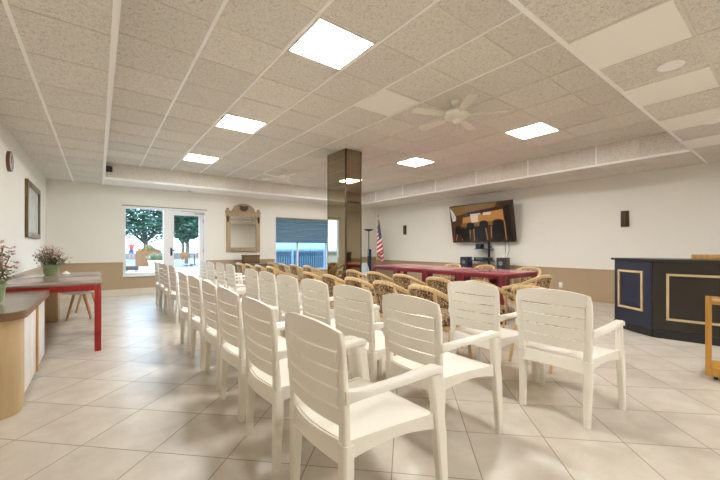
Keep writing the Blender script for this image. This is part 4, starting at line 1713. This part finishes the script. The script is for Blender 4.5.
def tree(loc, h0, h1, rad, seed, label, trunk=0.22):
    r = random.Random(seed)
    t = thing('leafy_tree', label, 'tree', loc, 0, 'trees on the terrace')
    m = MB()
    m.tube([(0, 0, 0), (0.06, 0.0, h0 * 0.6), (0.0, 0.1, h0 * 1.1), (-0.1, 0.1, (h0 + h1) / 2)], [trunk, trunk * 0.8, trunk * 0.7, trunk * 0.3], 10)
    for k in range(5):
        a = 2 * PI * k / 5 + 0.4
        m.tube([(0, 0.05, h0 * 0.75), (0.5 * rad * math.cos(a) * 0.6, 0.5 * rad * math.sin(a) * 0.6, h0 * 1.25), (rad * 0.6 * math.cos(a), rad * 0.6 * math.sin(a), (h0 + h1) / 2)], [trunk * 0.5, trunk * 0.35, trunk * 0.12], 7)
    m.build('trunk', M['bark'], t)
    lv = MB()
    clumps = []
    for k in range(60):
        a, e = r.uniform(0, 2 * PI), r.uniform(-0.95, 1)
        q = math.sqrt(1 - e * e) * r.uniform(0.5, 0.95)
        clumps.append(Vector((rad * q * math.cos(a), rad * q * math.sin(a), (h0 + h1) / 2 + e * (h1 - h0) / 2 * 0.85)))
    for c in clumps:
        cr_ = rad * r.uniform(0.26, 0.40)
        for q in range(150):
            d = Vector((r.gauss(0, 1), r.gauss(0, 1), r.gauss(0, 0.8))).normalized() * cr_ * r.uniform(0.6, 1.0)
            p = c + d
            s = r.uniform(0.10, 0.19)
            R = Matrix.Translation(p) @ Matrix.Rotation(r.uniform(0, 6.28), 4, 'Z') @ Matrix.Rotation(r.uniform(-1.2, 1.2), 4, 'X')
            lv.add([(-s, 0, 0), (0, -s * 0.5, 0), (s, 0, 0), (0, s * 0.5, 0)], [(0, 1, 2, 3)], 0, R)
    tag(lv.build('foliage', M['leaf'], t, smooth=False), kind='stuff')
    return t


tree((2.95, 32.0, 0), 1.95, 5.6, 3.3, 11, 'broad dark green tree seen through the left picture window')
tree((-1.8, 37.4, 0), 1.9, 5.6, 2.0, 12, 'farther dark green tree at the left edge of the picture window', 0.15)
tree((4.95, 26.5, 0), 1.75, 4.6, 1.35, 13, 'rounded green tree seen through the glazed door', 0.16)
tree((6.6, 37.4, 0), 1.9, 6.0, 1.8, 14, 'dark green tree behind the planter, between window and door', 0.16)

pn = thing('planter', 'large tan octagonal planter on the terrace', 'planter', (2.52, 25.0, 0))
b = MB()
oc = [(0.74 * math.cos(2 * PI * k / 8 + 0.1), 0.74 * math.sin(2 * PI * k / 8 + 0.45)) for k in range(8)]
b.prism(oc, 0.0, 0.92)
b.build('body', M['planter'], pn, smooth=False)
lv = MB()
r = random.Random(5)
for q in range(500):
    a, d = r.uniform(0, 2 * PI), r.uniform(0, 0.62)
    R = Matrix.Translation((d * math.cos(a), d * math.sin(a), 0.90)) @ Matrix.Rotation(r.uniform(0, 6.28), 4, 'Z') @ Matrix.Rotation(r.uniform(-0.7, 0.7), 4, 'X')
    h = r.uniform(0.1, 0.3) + (0.22 if abs(d * math.cos(a)) < 0.25 else 0)
    lv.add([(-0.03, 0, 0), (0.03, 0, 0), (0, 0, h)], [(0, 1, 2)], 0, R)
tag(lv.build('plants', mat('golden_green_plants', (0.22, 0.17, 0.06), 0.7, noise=(4, 0.5)), pn, smooth=False), kind='stuff')

pw = thing('white_planter', 'white tapered pot with green plant just outside the picture window', 'planter', (1.86, 16.0, 0))
b = MB()
b.lathe([(0.0, 0), (0.19, 0), (0.27, 0.56), (0.29, 0.56), (0.29, 0.62), (0.25, 0.62), (0.24, 0.56), (0.0, 0.56)], seg=18)
b.build('pot', M['whitepaint'], pw)
lv = MB()
for q in range(260):
    a = r.uniform(0, 2 * PI)
    R = Matrix.Translation((0.1 * math.cos(a), 0.1 * math.sin(a), 0.56)) @ Matrix.Rotation(a, 4, 'Z') @ Matrix.Rotation(r.uniform(-0.2, 1.2), 4, 'Y')
    h = r.uniform(0.2, 0.42)
    lv.add([(0, -0.02, 0), (0, 0.02, 0), (0.01, 0.03, h * 0.6), (0, 0, h)], [(0, 1, 2, 3)], 0, R)
tag(lv.build('foliage', M['leaf2'], pw, smooth=False), kind='stuff')
bn = thing('stone_bench', 'low dark grey stone bench on the terrace, lower left of the picture window', 'bench', (1.06, 16.5, 0))
b = MB()
b.box((0, 0, 0.31), (0.46, 0.3, 0.16), 0, bev=0.01)
b.build('seat', mat('grey_brown_stone', (0.055, 0.038, 0.034), 0.8), bn)
for s in (-1, 1):
    m = MB()
    m.box((s * 0.17, 0, 0.115), (0.1, 0.26, 0.23), 0)
    m.build('leg', mat('grey_stone', (0.3, 0.28, 0.26), 0.8), bn, smooth=False)

# terrace tables and chairs
def patio_table(loc, label):
    t = thing('patio_table', label, 'table', loc, 0, 'terrace tables')
    m = MB()
    m.lathe([(0.0, 0.72), (0.52, 0.72), (0.52, 0.75), (0.0, 0.75)], seg=20)
    m.build('tabletop', M['stone'], t)
    m = MB()
    m.lathe([(0.25, 0.0), (0.25, 0.03), (0.03, 0.06), (0.03, 0.72)], seg=12)
    m.build('pedestal', M['darkmetal'], t)
    return t


patio_table((4.40, 23.0, 0), 'round dark terrace table in the middle of the door pane')
patio_table((5.05, 24.6, 0), 'round dark terrace table at the right of the door pane, farther back')


def make_patio_chair():
    t = thing('patio_chair', 'x', 'chair')
    m = MB()
    m.box((0, 0, 0.44), (0.44, 0.46, 0.03), 0, bev=0.008)
    m.build('seat', M['planter'], t)
    m = MB()
    m.box((-0.21, 0, 0.68), (0.03, 0.46, 0.34), 0, bev=0.008)
    m.build('backrest', M['planter'], t)
    for sx in (-1, 1):
        for sy in (-1, 1):
            m = MB()
            m.tube([(sx * 0.21, sy * 0.21, 0), (sx * 0.20, sy * 0.21, 0.44 if sx > 0 else 0.85)], 0.016, 6)
            m.build('leg', M['steel'], t)
    return t


pc0 = make_patio_chair()
spots = [(3.78, 23.2, -0.1, 'left of the nearer round table'), (4.04, 22.22, 1.3, 'in front of the nearer round table, left side'), (4.78, 22.22, 1.85, 'in front of the nearer round table, right side'), (5.05, 23.1, 3.0, 'right of the nearer round table'), (5.70, 24.4, 2.9, 'right of the farther round table')]
for i, (x, y, a, lab) in enumerate(spots):
    c = pc0 if i == 0 else copy_tree(pc0)
    c.location = (x, y, 0)
    c.rotation_euler.z = a
    c['label'] = 'tan terrace chair ' + lab
    c['group'] = 'terrace chairs beyond the glazed door'

# railing outside the second window
rl = thing('terrace_railing', 'pale vertical picket railing outside the blue tinted window', 'railing', (0, 13.6, 0))
b = MB()
for z in (0.12, 1.02):
    b.box((8.3, 0, z), (6.4, 0.05, 0.05))
b.build('rail', M['whitepaint'], rl, smooth=False)
for x in (5.15, 6.7, 8.3, 9.9, 11.45):
    m = MB()
    m.box((x, 0, 0.54), (0.08, 0.08, 1.08))
    m.build('post', M['whitepaint'], rl, smooth=False)
M['picket'] = mat('blue_grey_picket', (0.12, 0.15, 0.19), 0.6)
first = MB().box((5.28, 0, 0.57), (0.055, 0.03, 0.86)).build('picket', M['picket'], rl, smooth=False)
for k in range(1, 56):
    c = first.copy()
    COL.objects.link(c)
    c.parent = rl
    c.location.x = 0.11 * k

# a person standing far out on the terrace
pr = thing('person', 'distant person in red top and blue shorts standing on the terrace', 'person', (2.45, 38.2, 0))


def body_loft(name, chains, matl, parent):
    m = MB()
    for pts, rs in chains:
        m.tube(pts, rs, 12)
    return m.build(name, matl, parent, angle=80)


body_loft('body', [
    ([(0, 0, 1.40), (0, 0, 1.46), (0, 0, 1.52)], [0.055, 0.05, 0.05]),
    ([(0, 0, 1.49), (0, -0.005, 1.53), (0, -0.01, 1.59), (0, -0.005, 1.66), (0, 0, 1.71), (0, 0, 1.725)], [0.03, 0.075, 0.088, 0.086, 0.055, 0.01]),
    ([(-0.10, 0, 0.60), (-0.11, 0, 0.46), (-0.12, 0.01, 0.28), (-0.12, 0.02, 0.09), (-0.12, 0.0, 0.03)], [0.07, 0.058, 0.055, 0.038, 0.04]),
    ([(0.10, 0, 0.60), (0.11, 0, 0.46), (0.12, 0.01, 0.28), (0.12, 0.02, 0.09), (0.12, 0.0, 0.03)], [0.07, 0.058, 0.055, 0.038, 0.04]),
    ([(-0.22, 0, 1.20), (-0.26, 0.0, 1.08), (-0.25, -0.06, 0.86), (-0.25, -0.07, 0.76), (-0.25, -0.07, 0.70)], [0.042, 0.038, 0.028, 0.035, 0.012]),
    ([(0.22, 0, 1.20), (0.26, 0.0, 1.08), (0.25, -0.06, 0.86), (0.25, -0.07, 0.76), (0.25, -0.07, 0.70)], [0.042, 0.038, 0.028, 0.035, 0.012]),
], M['skin'], pr)
body_loft('shirt', [
    ([(0, 0, 0.90), (0, 0, 1.05), (0, 0, 1.25), (0, 0, 1.38), (0, 0, 1.44)], [0.16, 0.15, 0.175, 0.15, 0.06]),
    ([(-0.13, 0, 1.38), (-0.19, 0, 1.32), (-0.23, 0, 1.17)], [0.07, 0.065, 0.055]),
    ([(0.13, 0, 1.38), (0.19, 0, 1.32), (0.23, 0, 1.17)], [0.07, 0.065, 0.055]),
], M['redcloth'], pr)
body_loft('shorts', [
    ([(-0.02, 0, 0.96), (-0.06, 0, 0.84), (-0.10, 0, 0.70), (-0.10, 0, 0.55)], [0.14, 0.125, 0.10, 0.09]),
    ([(0.02, 0, 0.96), (0.06, 0, 0.84), (0.10, 0, 0.70), (0.10, 0, 0.55)], [0.14, 0.125, 0.10, 0.09]),
], M['bluecloth'], pr)
body_loft('hair', [([(0, 0.02, 1.60), (0, 0.015, 1.67), (0, 0.008, 1.72), (0, 0.005, 1.745)], [0.085, 0.095, 0.07, 0.01])], M['hair'], pr)
for s in (-1, 1):
    m = MB()
    m.box((s * 0.12, -0.05, 0.03), (0.09, 0.25, 0.06), 0, bev=0.02)
    m.build('shoe', M['black'], pr)
